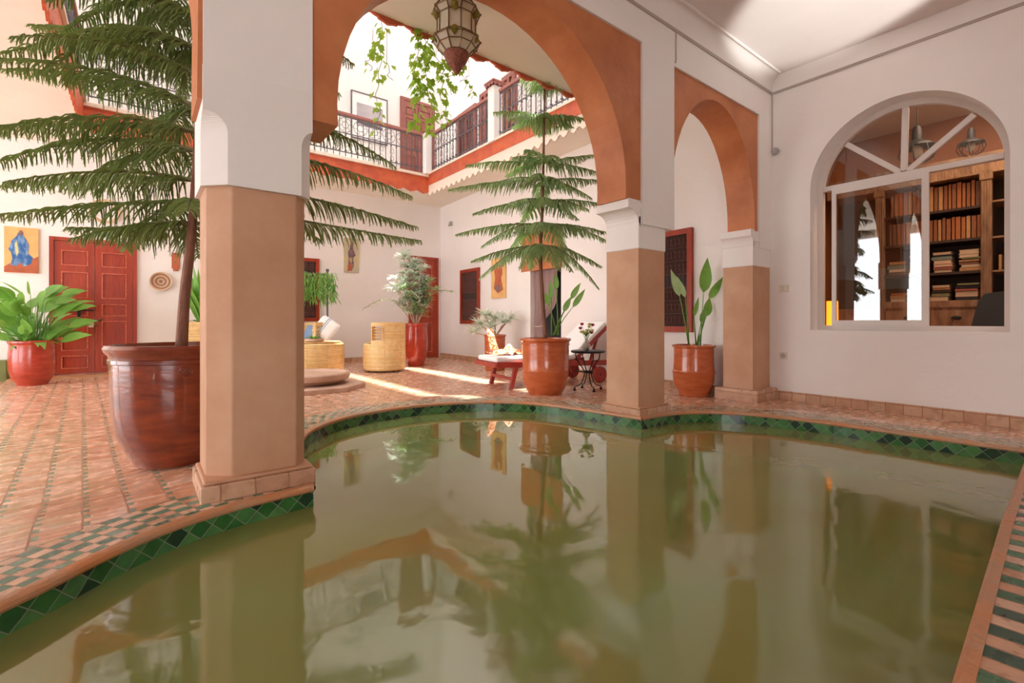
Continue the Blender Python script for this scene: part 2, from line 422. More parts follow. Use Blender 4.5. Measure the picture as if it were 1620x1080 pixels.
# pool
pool = thing('swimming_pool', (2, 1.5, -1.2), 'curved courtyard pool with green diamond tile band below a terracotta coping', 'pool')
def strip(seg, off0, off1, z, nm, mat, u0=0.0, vsc=1.0):
    """flat ribbon outside the outline between two offsets, UV in metres"""
    m = MB(); nrm = []
    for i in range(len(seg)):
        a = seg[max(i-1, 0)]; b = seg[min(i+1, len(seg)-1)]; d = Vector((b[0]-a[0], b[1]-a[1])).normalized(); nrm.append((-d.y, d.x))
    s_ = [0]
    for i in range(1, len(seg)): s_.append(s_[-1] + math.dist(seg[i], seg[i-1]))
    vs = []
    for p, n in zip(seg, nrm):
        for o in (off0, off1): vs.append((p[0]+n[0]*o, p[1]+n[1]*o, z))
    fs = [(2*i, 2*i+1, 2*i+3, 2*i+2) for i in range(len(seg)-1)]
    uv = [[(s_[i], off0), (s_[i], off1), (s_[i+1], off1), (s_[i+1], off0)] for i in range(len(seg)-1)]
    m.add(vs, fs, uv); return m, s_, nrm
for k, sgm in enumerate(SEGS):
    m, s_, nrm = strip(sgm, .036 if k < 3 else .02, .30 if k < 3 else .55, .004 + .0006*k, 'tile_border', None)
    m.build('tile_border', 'stripes' if k == 3 else 'checker', pool)
    c = MB()   # coping bar with a small overhang and a rounded nose
    W_ = .04 if k < 3 else .024; prof = [(W_, .0), (W_, .010), (.0, .012), (-.010, .006), (-.012, -.006), (-.006, -.016), (.02, -.018)]
    vs = [(p[0]+n[0]*o, p[1]+n[1]*o, z) for p, n in zip(sgm, nrm) for o, z in prof]; q = len(prof)
    c.add(vs, [(i*q+j, i*q+(j+1) % q, (i+1)*q+(j+1) % q, (i+1)*q+j) for i in range(len(sgm)-1) for j in range(q)])
    c.build('coping', 'coping', pool, smooth=SM)
    b = MB(); vs = [(p[0], p[1], z) for p in sgm for z in (-.012, -.30)]
    b.add(vs, [(2*i, 2*i+1, 2*i+3, 2*i+2) for i in range(len(sgm)-1)],
          [[(s_[i], -.012), (s_[i], -.3), (s_[i+1], -.3), (s_[i+1], -.012)] for i in range(len(sgm)-1)])
    b.build('tile_band', 'band', pool)
bs = MB(); n = len(OUT)
bs.add([(p[0], p[1], z) for z in (-.28, -1.2) for p in OUT], [(i, (i+1) % n, n+(i+1) % n, n+i) for i in range(n)])
bs.plate([(p[0], p[1]) for p in OUT], [], -1.2, -1.22, lambda a, b, d: (a, b, d)); bs.build('basin', 'basin', pool)
wt = MB(); V3, _, F3, *_ = geometry.delaunay_2d_cdt([Vector(p) for p in OUT], es, [], 1, 1e-6)
wt.add([(p[0], p[1], WATER) for p in V3], [tuple(f) for f in F3])
wt.build('pool_water', 'water', kind='stuff', label='still murky green water filling the curved pool, mirroring the arches', category='water')
# ---------------------------------------------------------------- arches
def arch(uc, hw, z0, b, stump, n=28, zb=None):
    """opening outline: up one side, over, down the other"""
    zb = zb if zb is not None else stump
    pts = []
    for k in range(n+1):
        t = PI*k/n; pts.append((uc + hw*math.cos(t), z0 + b*math.sin(t)))
    return pts
A1 = arch(1.97, 1.168, 1.92, 1.15, 1.81); A2 = arch(4.575, .802, 1.88, 1.13, 1.78); A0 = arch(-1.10, 1.30, 2.20, 1.1, 1.81)
V0, V1 = 2.49, 2.80
T1, T2, T0 = 3.15, 3.105, 3.3       # tops of the orange panels
wall = struct('wall_arcade')
def spans():
    w = MB(); f = mu(0)
    # white wall with rectangular recesses for the orange panels
    outer = [(-6, 4.6), (-6, -.1), (-2.75, -.1), (-2.75, T0), (.217, T0), (.217, 1.93), (.675, 1.93), (.675, T1), (3.33, T1), (3.33, 1.62), (3.795, 1.62), (3.795, T2), (5.44, T2), (5.44, 1.62), (5.80, 1.62), (5.80, 4.6)]
    w.plate(outer, [], V0-.02, V1+.02, f); return w
# pillars carry the wall; the white part starts on the capital
spans().build('white_wall', 'plaster', wall)
def panel(a, u0, u1, top, bottom):
    p = MB(); right, left = a[0], a[-1]
    p.plate([(u0, bottom), (left[0]+.004, bottom)] + a[::-1] + [(right[0]-.004, bottom), (u1, bottom), (u1, top), (u0, top)], [], V0, V1, mu(0))
    return p
panel(A1, .670, 3.335, T1+.005, 1.81).build('arch_panel', 'orange', wall)
panel(A2, 3.79, 5.445, T2+.005, 1.78).build('arch_panel', 'orange', wall)
panel(A0, -2.76, .222, T0+.005, 1.78).build('arch_panel', 'orange', wall)
# pillars
def pillar(u0, u1, label, stretch_to=None, z0=0.0, blk=.04, blkh=.07, chamf=0, capl=0.0, capr=0.0, w_u1=None, v1=None):
    v1 = v1 or V1 + .035
    o = thing('pillar', ((u0+u1)/2, (V0+v1)/2, z0), label, 'pillar')
    b = MB(); b.box((u0-blk, V0-blk-.01, z0-.02), (u1+blk, v1+blk, z0+blkh)); b.build('base_block', 'base_u', o, bevel=.008)
    if blk < .06:
        t = MB(); t.box((u0-blk*.6, V0-blk*.6-.01, z0+blkh), (u1+blk*.6, v1+blk*.6, z0+blkh+.018)); t.build('base_moulding', 'wain', o, bevel=.008)
    c = chamf
    def shaft(c, d, e=0): # plan with chamfered front corners c (low u) and d (high u)
        return [(u0-e+c, V0-e), (u1+e-d, V0-e), (u1+e, V0-e+d), (u1+e, v1+e), (u0-e, v1+e), (u0-e, V0-e+c)]
    w = MB(); w.plate(shaft(c, c*.55), [], z0+blkh, 1.415, lambda a, b_, z: (a, b_, z)); w.build('wainscot', 'wain', o, bevel=.006)
    k = MB()
    if c:   # chamfers end in a stop below the square head
        k.plate(shaft(c, c*.55, .02), [], 1.415, 1.65, lambda a, b_, z: (a, b_, z)); k.box((u0-.02, V0-.02, 1.735), (u1+.02, v1+.02, 1.93))
        st = []
        for j in range(7):
            t = j/6*PI/2; st.append((c*(1-math.sin(t)), 1.80 + .055*(1-math.cos(t))*1.0 + .055*math.sin(t)*0))
        zz = 1.65
        for j in range(16):
            c1 = c*math.cos(PI/2*(j+1)/16); z1 = 1.65 + .085*math.sin(PI/2*(j+1)/16)
            k.plate(shaft(max(c1, .002), max(c1*.55, .002), .02), [], zz, z1, lambda a, b_, z: (a, b_, z)); zz = z1
    else:
        k.box((u0-.008, V0-.008, 1.415), (u1+.008, v1+.005, 1.70))
        k.box((u0-.008, V0-.015, 1.68), (u1+.008, v1+.005, 1.80))
    # flared corbels under the arch springers
    for side, ext in ((-1, capl), (1, capr)):
        if not ext: continue
        e = u0 if side < 0 else u1
        prof = [(e-side*.02, 1.60)] + [(e + side*(.012 + ext*(1-math.cos(j/6*PI/2))), 1.64 + .10*math.sin(j/6*PI/2)*1.0) for j in range(7)] + [(e+side*(ext+.012), 1.815), (e-side*.02, 1.815)]
        k.plate(prof, [], V0-.008, V1+.03, mu(0))
    k.build('capital', 'plaster', o, bevel=0 if c else .008)
    return o
pillar(.235, .655, 'thick pillar with chamfered edges and pink wainscot beside the big dark pot', blk=.03, blkh=.075, chamf=.095, z0=0)
pillar(3.30, 3.672, 'square pillar with tan lower half standing on the corner tip of the pool', blk=.035, blkh=.06, capl=.13, capr=.10)
pillar(5.33, 5.74, 'pillar built into the room corner beside the arched library window', blk=.07, blkh=.13, z0=-.09, capl=.05, v1=2.83)
# ---------------------------------------------------------------- room walls
wr = struct('wall_right')
w = MB()
WC, WR_, WS, WB = 1.315, .755, 2.22, .705
hole = [(WC-WR_, WB), (WC+WR_, WB)] + [(WC + WR_*math.cos(PI*k/36), WS + WR_*math.sin(PI*k/36)) for k in range(37)]
w.plate(rect(-4.5, -.3, 2.9, 3.75), [hole], 5.75, 6.0, lambda a, b, d: (d, a, b)); w.build('plaster_wall', 'plaster', wr)
sk = MB(); sk.box((5.715, -4.5, -.1), (5.75, 2.44, .012)); sk.build('baseboard_right', 'base_v', org=(0, 0, 0), bevel=.008, **S)
# ceiling with coved edge over the arcade
c = MB(); c.box((-6, -4.5, 3.62), (6.0, 2.40, 3.8)); c.build('ceiling', 'ceil', org=(0, 0, 0), **S)
cv = MB(); n = 8; pr = []
for k in range(n+1):
    t = k/n*PI/2; pr.append((2.47 - .10*(1-math.cos(t)), 3.45 + .17*math.sin(t)))
vs = [(u, a, b) for u in (-6, 5.75) for a, b in pr] ; q = len(pr)
cv.add(vs, [(i, i+1, q+i+1, q+i) for i in range(q-1)]); cv.build('trim_1', 'plaster', org=(0, 0, 0), smooth=True, **S)
tr = MB(); tr.tube([(-6, 2.36, 3.615), (5.70, 2.36, 3.615)], .013, 8); tr.build('trim_2', 'plaster', org=(0, 0, 0), **S)
# cables clipped along the wall heads
cb = MB(); cb.box((-5, 2.455, 3.412), (5.74, 2.47, 3.424)); cb.box((-5, 2.455, 3.428), (5.74, 2.47, 3.436))
cb.build('cable_run', 'cable', label='pair of painted cables clipped along the wall above the arches', category='cable')
cb = MB(); cb.box((5.735, -3, 3.412), (5.75, 2.45, 3.424)); cb.box((5.735, -3, 3.428), (5.75, 2.45, 3.435))
cb.build('cable_run', 'cable', label='painted cables clipped high along the wall above the arched library window', category='cable')
cb = MB(); cb.tube([(5.742, 2.46, 3.42), (5.742, 2.46, 2.78)], .006, 6); cb.build('cable_drop', 'cable', label='thin cable running down the room corner to the grey junction box', category='cable')
cb = MB(); cb.tube([(3.81, 2.462, 3.42), (3.81, 2.462, 3.16), (3.80, 2.462, 3.13)], .006, 6); cb.build('cable_drop', 'cable', label='short cable dropping to the corner of the small arch panel', category='cable')
jb = thing('junction_box', (5.72, 2.43, 2.76), 'small grey junction box in the corner at the end of the cable', 'junction box')
m = MB(); m.lathe([(.035, 0), (.038, .005), (.038, .03), (.03, .036)], (0, 0, 0), 16)
m.v = [Vector((5.745 - p.z, 2.42 + p.x, 2.75 + p.y)) for p in m.v]; m.build('box_body', 'greyp', jb, smooth=SM)
m = MB(); m.lathe([(.012, 0), (.012, .04)], (0, 0, 0), 12); m.v = [Vector((5.745 - p.z, 2.42 + p.x, 2.75 + p.y)) for p in m.v]; m.build('cap', 'cable', jb)
def plate_sw(z, lbl, nm, kind):
    o = thing(nm, (5.75, 2.34, z), lbl, kind)
    m = MB(); m.box((5.738, 2.285, z-.04), (5.75, 2.385, z+.04)) if nm == 'light_switch' else m.box((5.738, 2.30, z-.042), (5.75, 2.385, z+.042)); m.build('cover_plate', 'plastic', o, bevel=.003)
    if nm == 'light_switch':
        for v in (2.295, 2.338):
            k = MB(); k.box((5.732, v, z-.025), (5.739, v+.036, z+.025)); k.build('rocker', 'plastic', o, bevel=.002)
    else:
        k = MB(); k.lathe([(.027, 0), (.027, .006), (.022, .003), (.0, .003)], (0, 0, 0), 20); k.v = [Vector((5.738 - p.z, 2.342 + p.x, z + p.y)) for p in k.v]; k.build('socket_well', 'greyp', o)
plate_sw(1.17, 'ivory double light switch on the wall near the corner pillar', 'light_switch', 'switch')
plate_sw(.41, 'ivory wall socket low on the wall under the light switch', 'wall_socket', 'socket')
# unseen closing walls of pool room and court; openings added to let daylight in
m = MB(); m.plate(rect(-4.5, -.3, 10.6, 9.6), [rect(3.1, -.08, 6.3, 3.4), rect(6.7, -.08, 9.9, 3.4)], -6.2, -6, lambda a, b, d: (d, a, b)); m.build('wall_left_end', 'plaster', org=(0, 0, 0), **S)
m = MB(); m.plate(rect(-6.2, -.3, 6.2, 3.8), [rect(-4.6, .1, -1.4, 3.0)], -4.5, -4.7, mu(0)); m.build('wall_back', 'plaster', org=(0, 0, 0), **S)
# ---------------------------------------------------------------- court walls
VB = 10.4
m = MB()
m.plate([(-6.2, -.3), (6.4, -.3), (6.4, 9.6), (-6.2, 9.6)], [], VB, VB+.2, mu(0)); m.build('wall_far', 'plaster', org=(0, 0, 0), **S)
def UR(a): return 5.5 + .05*(a-2.8)
def mr(d0=0.0): return lambda a, b, d: (UR(a)+d0+d, a, b)
DW = (5.86, 6.66, 1.98)
m = MB(); m.plate(rect(2.82, -.3, 10.6, 9.6), [rect(DW[0], -.09, DW[1], DW[2])], 0, .22, mr()); m.build('wall_court_right', 'plaster', org=(0, 0, 0), **S)
m = MB(); m.box((-6, 10.36, -.1), (-1.25, 10.4, .0)); m.box((.0, 10.36, -.1), (4.85, 10.4, .0)); m.build('baseboard_far', 'base_u', org=(0, 0, 0), **S)
m = MB()
for a0, a1 in ((2.85, 5.84), (6.68, 10.36)): m.plate(rect(a0, -.1, a1, .02), [], -.03, 0, mr())
m.build('baseboard_court_right', 'base_v', org=(0, 0, 0), **S)
m = MB(); m.box((-5.9, 10.16, -.1), (-1.56, 10.36, .22)); m.build('trim_3', 'greenp', org=(0, 0, 0), bevel=.01, **S)
m = MB(); m.box((-1.55, 10.05, -.1), (.1, 10.38, -.055)); m.build('door_step', 'coping', org=(0, 0, 0), kind='structure', bevel=.006)
# upper storey over the arcade and the end beyond
m = MB(); m.box((-6, 2.5, 3.9), (5.75, 2.8, 9.6)); m.build('wall_upper_arcade', 'plaster', org=(0, 0, 0), **S)
m = MB(); m.box((-2.4, 2.8, 4.0), (-2.2, 10.4, 9.6)); m.build('wall_upper_left', 'plaster', org=(0, 0, 0), **S)
# galleries: slabs round the court opening
CU0, CU1, CV0, CV1, GZ0, GZ1 = -.68, 4.98, 4.18, 9.3, 3.62, 3.98
g = struct('ceiling_gallery')
m = MB()
def sl(u0, v0, u1, v1, z0=GZ0, z1=GZ1): m.box((u0, v0, z0), (u1, v1, z1))
sl(-6, 2.8, 5.6, CV0); sl(-6, CV1, 5.9, VB); sl(-6, CV0, CU0, CV1); sl(CU1, CV0, 5.9, CV1)
m.build('gallery_slab', 'soffit', g)
def fascia(u0, v0, u1, v1, nx, ny, mat, z0=GZ0, z1=GZ1, sc=.20, dep=.075, thick=.03, flip=1):
    """painted board with scalloped lower edge along a court side; (nx, ny) points into the court"""
    L = math.hypot(u1-u0, v1-v0); n = max(1, round(L/sc)); out = [(0, z1), (0, z0)]
    for i in range(n):
        a = L*i/n; w = L/n
        out += [(a+w*.08, z0-.012), (a+w*.2, z0-.02), (a+w*.22, z0-dep*.6), (a+w*.35, z0-dep*.72), (a+w*.5, z0-dep), (a+w*.65, z0-dep*.72), (a+w*.78, z0-dep*.6), (a+w*.8, z0-.02), (a+w*.92, z0-.012), (a+w, z0)]
    out += [(L, z1)]
    dx, dy = (u1-u0)/L, (v1-v0)/L; b = MB()
    b.plate(out, [], 0, thick, lambda a, z, d: (u0+dx*a+nx*d, v0+dy*a+ny*d, z)); return b
E_ = .002
fascia(CU0, CV1, CU1, CV1, 0, -1, None, z0=3.62, z1=3.93, sc=.30, dep=.055).build('gallery_fascia', 'fascia', g)
fascia(CU1, CV0, CU1, CV1, -1, 0, None, z0=3.60, z1=3.76, sc=.2).build('gallery_valance', 'lip', g)
m = MB(); m.box((CU1-.045, CV0, 3.76), (CU1, CV1, 3.981)); m.build('gallery_fascia', 'fascia', g)
fascia(CU0, CV0, CU0, CV1, 1, 0, None).build('gallery_fascia', 'fascia', g)
fascia(CU0, CV0, CU1, CV0, 0, 1, None, sc=.34, dep=.06).build('gallery_fascia', 'fascia', g)
m = MB()
for lo, hi in (((CU0-.02, CV1-.07, 3.93), (CU1+.02, CV1+.1, 3.985)), ((CU1-.07, CV0, 3.981), (CU1+.1, CV1, 4.02)), ((CU0-.1, CV0, 3.981), (CU0+.07, CV1, 4.02)), ((CU0, CV0-.1, 3.981), (CU1, CV0+.07, 4.02))): m.box(lo, hi)
m.build('gallery_edge', 'lip', g)
# railings
def railing(p0, p1, label, z=4.0, h=.84, sp=.115, wood='railwood'):
    L = math.dist(p0, p1); dx, dy = (p1[0]-p0[0])/L, (p1[1]-p0[1])/L
    o = thing('balcony_railing', (p0[0], p0[1], z), label, 'railing', None)
    P = lambda a, zz: (p0[0]+dx*a, p0[1]+dy*a, z+zz)
    D = Vector((dx, dy, 0)); Nn = Vector((-dy, dx, 0)); Z = Vector((0, 0, 1))
    m = MB(); m.obox(P(L/2, h), D*L/2, Nn*.035, Z*.028); m.build('handrail', wood, o, bevel=.008)
    for zz, nm in ((.10, 'bottom_rail'), (.47, 'middle_rail'), (h-.05, 'top_rail')):
        m = MB(); m.obox(P(L/2, zz), D*L/2, Nn*.006, Z*.010); m.build(nm, 'railiron', o)
    n = int(L/sp); first = None
    for i in range(n+1):
        a = L*i/n
        if first is None:
            m = MB(); m.obox(P(0, h/2), D*.0065, Nn*.0065, Z*(h/2-.02)); m.obox(P(0, .13), D*.016, Nn*.016, Z*.012); m.obox(P(0, .44), D*.014, Nn*.014, Z*.012)
            first = m.build('baluster', 'railiron', o)
        else:
            c = first.copy(); COL.objects.link(c); c.parent = o; c.location = D*a
    m = MB(); r = (h-.05-.47)/2 - .02; nn = int(L/(2*r+.012)); zc = (.47+h-.05)/2
    for i in range(nn):
        a = L*(i+.5)/nn
        for rr, k0 in ((r, 0), (r*.45, 0)):
            m.tube([P(a+rr*math.cos(2*PI*k/14), zc+rr*math.sin(2*PI*k/14)) for k in range(15)], .005, 4, cap=False)
        for k in range(6):
            t = PI*k/3; m.tube([P(a+r*.45*math.cos(t), zc+r*.45*math.sin(t)), P(a+r*.75*math.cos(t+.35), zc+r*.75*math.sin(t+.35)), P(a+r*math.cos(t), zc+r*math.sin(t))], .004, 4, cap=False)
    m.build('scrollwork', 'railiron', o)
    m = MB()
    for i in range(int(L/.23)):
        a = .115 + i*.23
        for s_ in (-1, 1): m.tube([P(a, .40), P(a+s_*.035, .36), P(a+s_*.045, .30), P(a+s_*.02, .27), P(a+s_*.012, .31)], .004, 4, cap=False)
        for s_ in (-1, 1): m.tube([P(a, .12), P(a+s_*.035, .15), P(a+s_*.04, .2), P(a, .23)], .004, 4, cap=False)
    m.build('lower_scrolls', 'railiron', o)['kind'] = 'stuff'
    return o
railing((-.6, 9.3), (4.80, 9.3), 'iron balcony railing with ring scrolls in front of the framed photograph upstairs')
railing((4.98, 9.12), (4.98, 7.0), 'iron balcony railing section between the short corner post and the capped post')
railing((4.98, 6.70), (4.98, 4.3), 'iron balcony railing section beyond the capped post, behind the slender pine top')
railing((-.68, 9.2), (-.68, 4.3), 'iron balcony railing above the pine growing in the big dark pot')
def post(u, v, w, h, lbl, cap=False):
    o = thing('railing_post', (u, v, 3.98), lbl, 'post')
    m = MB(); m.box((u-w, v-w, 3.98), (u+w, v+w, 3.98+h)); m.build('post_shaft', 'white', o, bevel=.01)
    m = MB()
    if cap:
        m.box((u-w-.05, v-w-.05, 3.98+h+.05), (u+w+.05, v+w+.05, 3.98+h+.075))
        for k in range(4):
            t = k*PI/2
            b = fascia(-w-.04, 0, w+.04, 0, 0, -1, None, z0=h+.03, z1=h+.055, sc=.085, dep=.05, thick=.012)
            for p in b.v: p.y -= w+.028
            b.v = [Vector((u + p.x*math.cos(t)-p.y*math.sin(t), v + p.x*math.sin(t)+p.y*math.cos(t), 3.98+p.z)) for p in b.v]; m.add(b.v, b.f)
        m.lathe([(w+.05, 0), (.02, .06)], (u, v, 3.98+h+.075), 4, PI/4)
        m.build('scalloped_cap', 'railwood', o)
    else:
        m.box((u-w-.012, v-w-.012, 3.98+h), (u+w+.012, v+w+.012, 3.98+h+.025)); m.lathe([(w*1.1, 0), (.01, .035)], (u, v, 3.98+h+.025), 4, PI/4); m.build('post_cap', 'white', o)
post(4.90, 9.24, .075, .84, 'short white post where the two balcony railings meet')
post(4.98, 6.85, .095, .98, 'taller white balcony post under a scalloped red cap', True)
# unseen awning added over the court: white canvas, slits shaped for the sun strips
for u0, u1, lbl in ((-2.18, 1.90, 'unseen added awning length of white canvas over the planted side of the court'), (2.06, 3.12, 'unseen added awning length of white canvas over the middle of the court'), (3.42, 5.48, 'unseen added awning length of white canvas next to the upstairs shuttered windows')):
    m = MB(); nn = 12
    for i in range(nn):
        a = 2.82 + (10.38-2.82)*i/nn; b = 2.82 + (10.38-2.82)*(i+1)/nn
        z = lambda t: 9.3 + .06*math.cos((t-3.0)/6.9*2*PI*3)
        m.add([(u0, a, z(a)), (u1, a, z(a)), (u1, b, z(b)), (u0, b, z(b))], [(0, 1, 2, 3)])
    m.build('added_awning', 'fabric', label=lbl, category='awning', smooth=True)
# ---------------------------------------------------------------- arched library window
wn = struct('window_1'); UF = 5.985
def ap(a, b, d): return (UF + d, a, b)
def semi(r, n=36, z=WS): return [(WC + r*math.cos(PI*k/n), z + r*math.sin(PI*k/n)) for k in range(n+1)]
fr = MB(); ro, ri = .765, .700
fr.plate([(WC-ro, WB-.005), (WC+ro, WB-.005)] + semi(ro), [[(WC-ri, WB+.045), (WC+ri, WB+.045)] + semi(ri, z=WS)], -.03, .03, ap)
fr.build('window_frame', 'alu', wn, smooth=SM, bevel=.006)
m = MB(); m.obox((UF, WC, 2.255), (.035, 0, 0), (0, .70, 0), (0, 0, .028)); m.build('transom', 'alu', wn, bevel=.006)
for t in (PI/2+.02, PI*.78, PI*.235):
    m = MB(); d = Vector((0, math.cos(t), math.sin(t))); p = Vector((UF, WC, 2.26)); L = .66
    m.obox(p + d*L/2, (.022, 0, 0), d*L/2, Vector((0, -d.z, d.y))*.026); m.build('glazing_bar', 'alu', wn, bevel=.005)
sash = MB(); s0, s1 = 1.150, 1.905
sash.plate(rect(s0-.035, WB+.05, s1+.02, 2.235), [rect(s0+.02, WB+.105, s1-.02, 2.175)], -.055, -.028, ap)
sh = sash.build('sliding_sash', 'alu', wn, bevel=.005)
m = MB(); m.box((UF-.043, s0+.01, WB+.10), (UF-.040, s1-.01, 2.185)); m.build('sash_glass', 'glass', sh)
m = MB(); m.plate([(WC-.69, 2.27), (WC+.69, 2.27)] + [p for p in semi(.70)if p[1] > 2.28], [], 0, .004, ap); m.build('fanlight_glass', 'glass', wn)
m = MB(); m.box((UF-.01, WC-.70, WB+.03), (UF-.006, s0, 2.25)); 
m = MB(); m.box((UF-.06, WC-.71, WB+.04), (UF+.03, WC+.71, WB+.05)); m.build('window_track', 'alu', wn)
# ---------------------------------------------------------------- library behind it
lib = struct('wall_library')
m = MB(); m.box((8.2, -1.5, -.1), (8.3, 2.75, 3.4)); m.build('library_end_wall', 'libwall', lib)
m = MB(); m.box((6.0, 2.60, -.1), (8.3, 2.75, 3.4)); m.build('library_side_wall', 'libwall', lib)
m = MB(); m.box((6.0, -1.6, -.1), (8.3, -1.5, 3.4)); m.build('library_side_wall', 'libwall', lib)
m = MB(); m.box((6.0, -1.6, 3.4), (8.3, 2.75, 3.5)); m.build('library_ceiling', 'ceil', lib)
m = MB(); m.box((6.0, -1.6, -.1), (8.3, 2.75, -.05)); m.build('library_floor', 'stone', lib)
SU0, SU1 = 7.55, 8.0
bc = thing('bookcase', (SU0, 1.0, -.05), 'weathered carved wooden bookcase with fluted posts and a drawer behind the arched window', 'bookcase')
m = MB(); m.box((SU1-.02, -.7, -.05), (SU1, 2.5, 2.75)); m.build('back_panel', 'shelf', bc)
posts = [(.875, .965), (1.86, 1.95), (-.2, -.11)]
for a, b in posts:
    m = MB(); m.box((SU0-.03, a, -.05), (SU0+.06, b, 2.5))
    for k in range(4): x = a + .012 + k*.0215; m.tube([(SU0-.032, x, .95), (SU0-.032, x, 2.38)], .008, 6)
    m.box((SU0-.045, a-.01, .93), (SU0+.0, b+.01, 1.0)); m.box((SU0-.045, a-.01, 2.40), (SU0+.0, b+.01, 2.47)); m.build('fluted_post', 'carved', bc, bevel=.004)
m = MB(); m.box((SU0-.03, -.7, 2.47), (SU1, 2.5, 2.64)); m.box((SU0-.06, -.7, 2.64), (SU1, 2.5, 2.70)); m.box((SU0-.04, -.7, 2.47), (SU0-.02, 2.5, 2.49)); m.build('cornice', 'carved', bc, bevel=.006)
SH = [2.13, 1.765, 1.385]; SH2 = [2.16, 1.755, 1.375]
for z in SH:
    m = MB(); m.box((SU0+.0, .965, z-.03), (SU1-.02, 1.86, z)); m.build('shelf_board', 'shelf', bc)
for z in SH2:
    m = MB(); m.box((SU0+.0, -.11, z-.02), (SU1-.02, .875, z)); m.build('shelf_board', 'carved', bc)
m = MB(); m.box((SU0-.03, .965, .965), (SU1, 1.86, 1.045)); m.build('counter_rail', 'carved', bc, bevel=.004)
m = MB(); m.box((SU0-.0, .965, -.05), (SU1, 1.86, .965)); m.box((SU0, 1.95, -.05), (SU1, 2.5, .965)); m.box((SU0, -.7, -.05), (SU1, .875, .95)); m.build('lower_cabinet', 'carved', bc)
for a, b in ((.98, 1.40), (1.42, 1.845)):
    m = MB(); m.box((SU0-.02, a, .66), (SU0+.01, b, .93)); d = m.build('drawer', 'carved', bc, bevel=.008)
    k = MB(); k.lathe([(.0, 0), (.04, 0), (.035, .02), (.0, .028)], (0, 0, 0), 16); k.v = [Vector((SU0-.02-p.z, (a+b)/2+p.x*1.2-.02, .84+p.y*.6)) for p in k.v]; k.build('cup_handle', 'iron', d)
BC = {}
for i, (nme, c) in enumerate(dict(cream=(.62, .50, .36), grey_green=(.16, .22, .19), dusty_red=(.42, .13, .09), tan=(.50, .27, .11), black=(.03, .025, .03), pale_pink=(.58, .36, .30), orange=(.62, .30, .07), brown=(.20, .09, .05), olive=(.24, .25, .12), plum=(.20, .07, .09), rust=(.42, .14, .04), chestnut=(.30, .11, .04)).items()):
    BC[nme] = pmat('book_cover_' + nme, c, .6, [x*.8 for x in c], 30)
def book(lo, hi, colr, axis, label, group, tilt=0.0):
    """cover box with the page block showing on three sides; axis = thickness axis (1 or 2)"""
    c = MB(); p = MB(); t = .004; lo, hi = list(lo), list(hi)
    a, b = list(lo), list(hi); b[axis] = lo[axis] + t; c.box(a, b); a, b = list(lo), list(hi); a[axis] = hi[axis] - t; c.box(a, b)
    s_ = list(lo); e = list(hi); e[0] = lo[0] + t; c.box(s_, e) if colr not in ('cream', 'pale_pink') else None
    a = [lo[0]+.006, lo[1]+.006, lo[2]+.006]; b = [hi[0]-.006, hi[1]-.006, hi[2]-.006]; a[axis] = lo[axis]+t; b[axis] = hi[axis]-t
    if axis == 2 and colr in ('cream', 'pale_pink'): a[0] = lo[0] + .003
    p.box(a, b)
    org = ((lo[0]+hi[0])/2, (lo[1]+hi[1])/2, lo[2])
    if tilt:
        for mm in (c, p):
            for q in mm.v:
                y, z = q.y-org[1], q.z-lo[2]; q.y = org[1] + y*math.cos(tilt) - z*math.sin(tilt); q.z = lo[2] + .02*abs(math.sin(tilt)) + y*math.sin(tilt) + z*math.cos(tilt)
    k = thing('book', org, label, 'book', group)
    c.build('cover', BC[colr], k); p.build('page_block', 'pages', k)
    return k
names = list(BC)
ordn = ['lowest', 'second from the bottom', 'third from the bottom', 'fourth from the bottom', 'fifth from the bottom', 'sixth from the bottom', 'topmost']
def stack(v0, v1, z, cols, hs, where, group):
    for i, (c, h) in enumerate(zip(cols, hs)):
        j = R(-.012, .012); w = R(-.02, .0)
        book((SU0+.03+R(0, .02), v0+j, z+.0005), (SU0+.25, v1+j+w, z+h), c, 2, f"{c.replace('_', ' ')} book, {ordn[i] if i < len(cols)-1 else 'topmost'} in {where}", group)
        z += h + .001
g1 = 'books lying in stacks on the shelf above the counter rail'; g0 = 'books lying in stacks on the counter rail'
stack(1.22, 1.405, 1.385, ['cream', 'dusty_red', 'pale_pink', 'pale_pink', 'grey_green', 'black', 'cream'], [.035, .03, .035, .045, .045, .02, .03], 'middle stack, upper shelf', g1)
stack(.98, 1.165, 1.385, ['tan', 'cream', 'brown', 'tan', 'olive', 'cream', 'cream'], [.045, .03, .03, .03, .02, .04, .05], 'upper shelf stack against the fluted post', g1)
stack(1.44, 1.62, 1.385, ['orange', 'tan', 'brown', 'dusty_red', 'pale_pink', 'cream'], [.05, .04, .04, .03, .04, .03], 'upper shelf stack beside the window mullion', g1)
stack(1.65, 1.83, 1.385, ['brown', 'cream', 'grey_green', 'tan'], [.04, .04, .05, .04], 'upper shelf stack seen through the sliding glass', g1)
stack(1.245, 1.42, 1.046, ['cream', 'olive', 'black', 'tan', 'cream'], [.05, .045, .03, .03, .028], 'middle stack, lower shelf', g0)
stack(.99, 1.195, 1.046, ['black', 'pale_pink', 'dusty_red', 'black', 'olive'], [.04, .065, .03, .035, .028], 'lower shelf stack against the fluted post', g0)
stack(1.45, 1.62, 1.046, ['plum', 'pale_pink', 'brown', 'tan', 'dusty_red', 'cream'], [.035, .04, .03, .035, .03, .02], 'lower shelf stack beside the window mullion', g0)
stack(1.65, 1.82, 1.046, ['cream', 'tan', 'rust'], [.04, .04, .03], 'lower shelf stack seen through the sliding glass', g0)
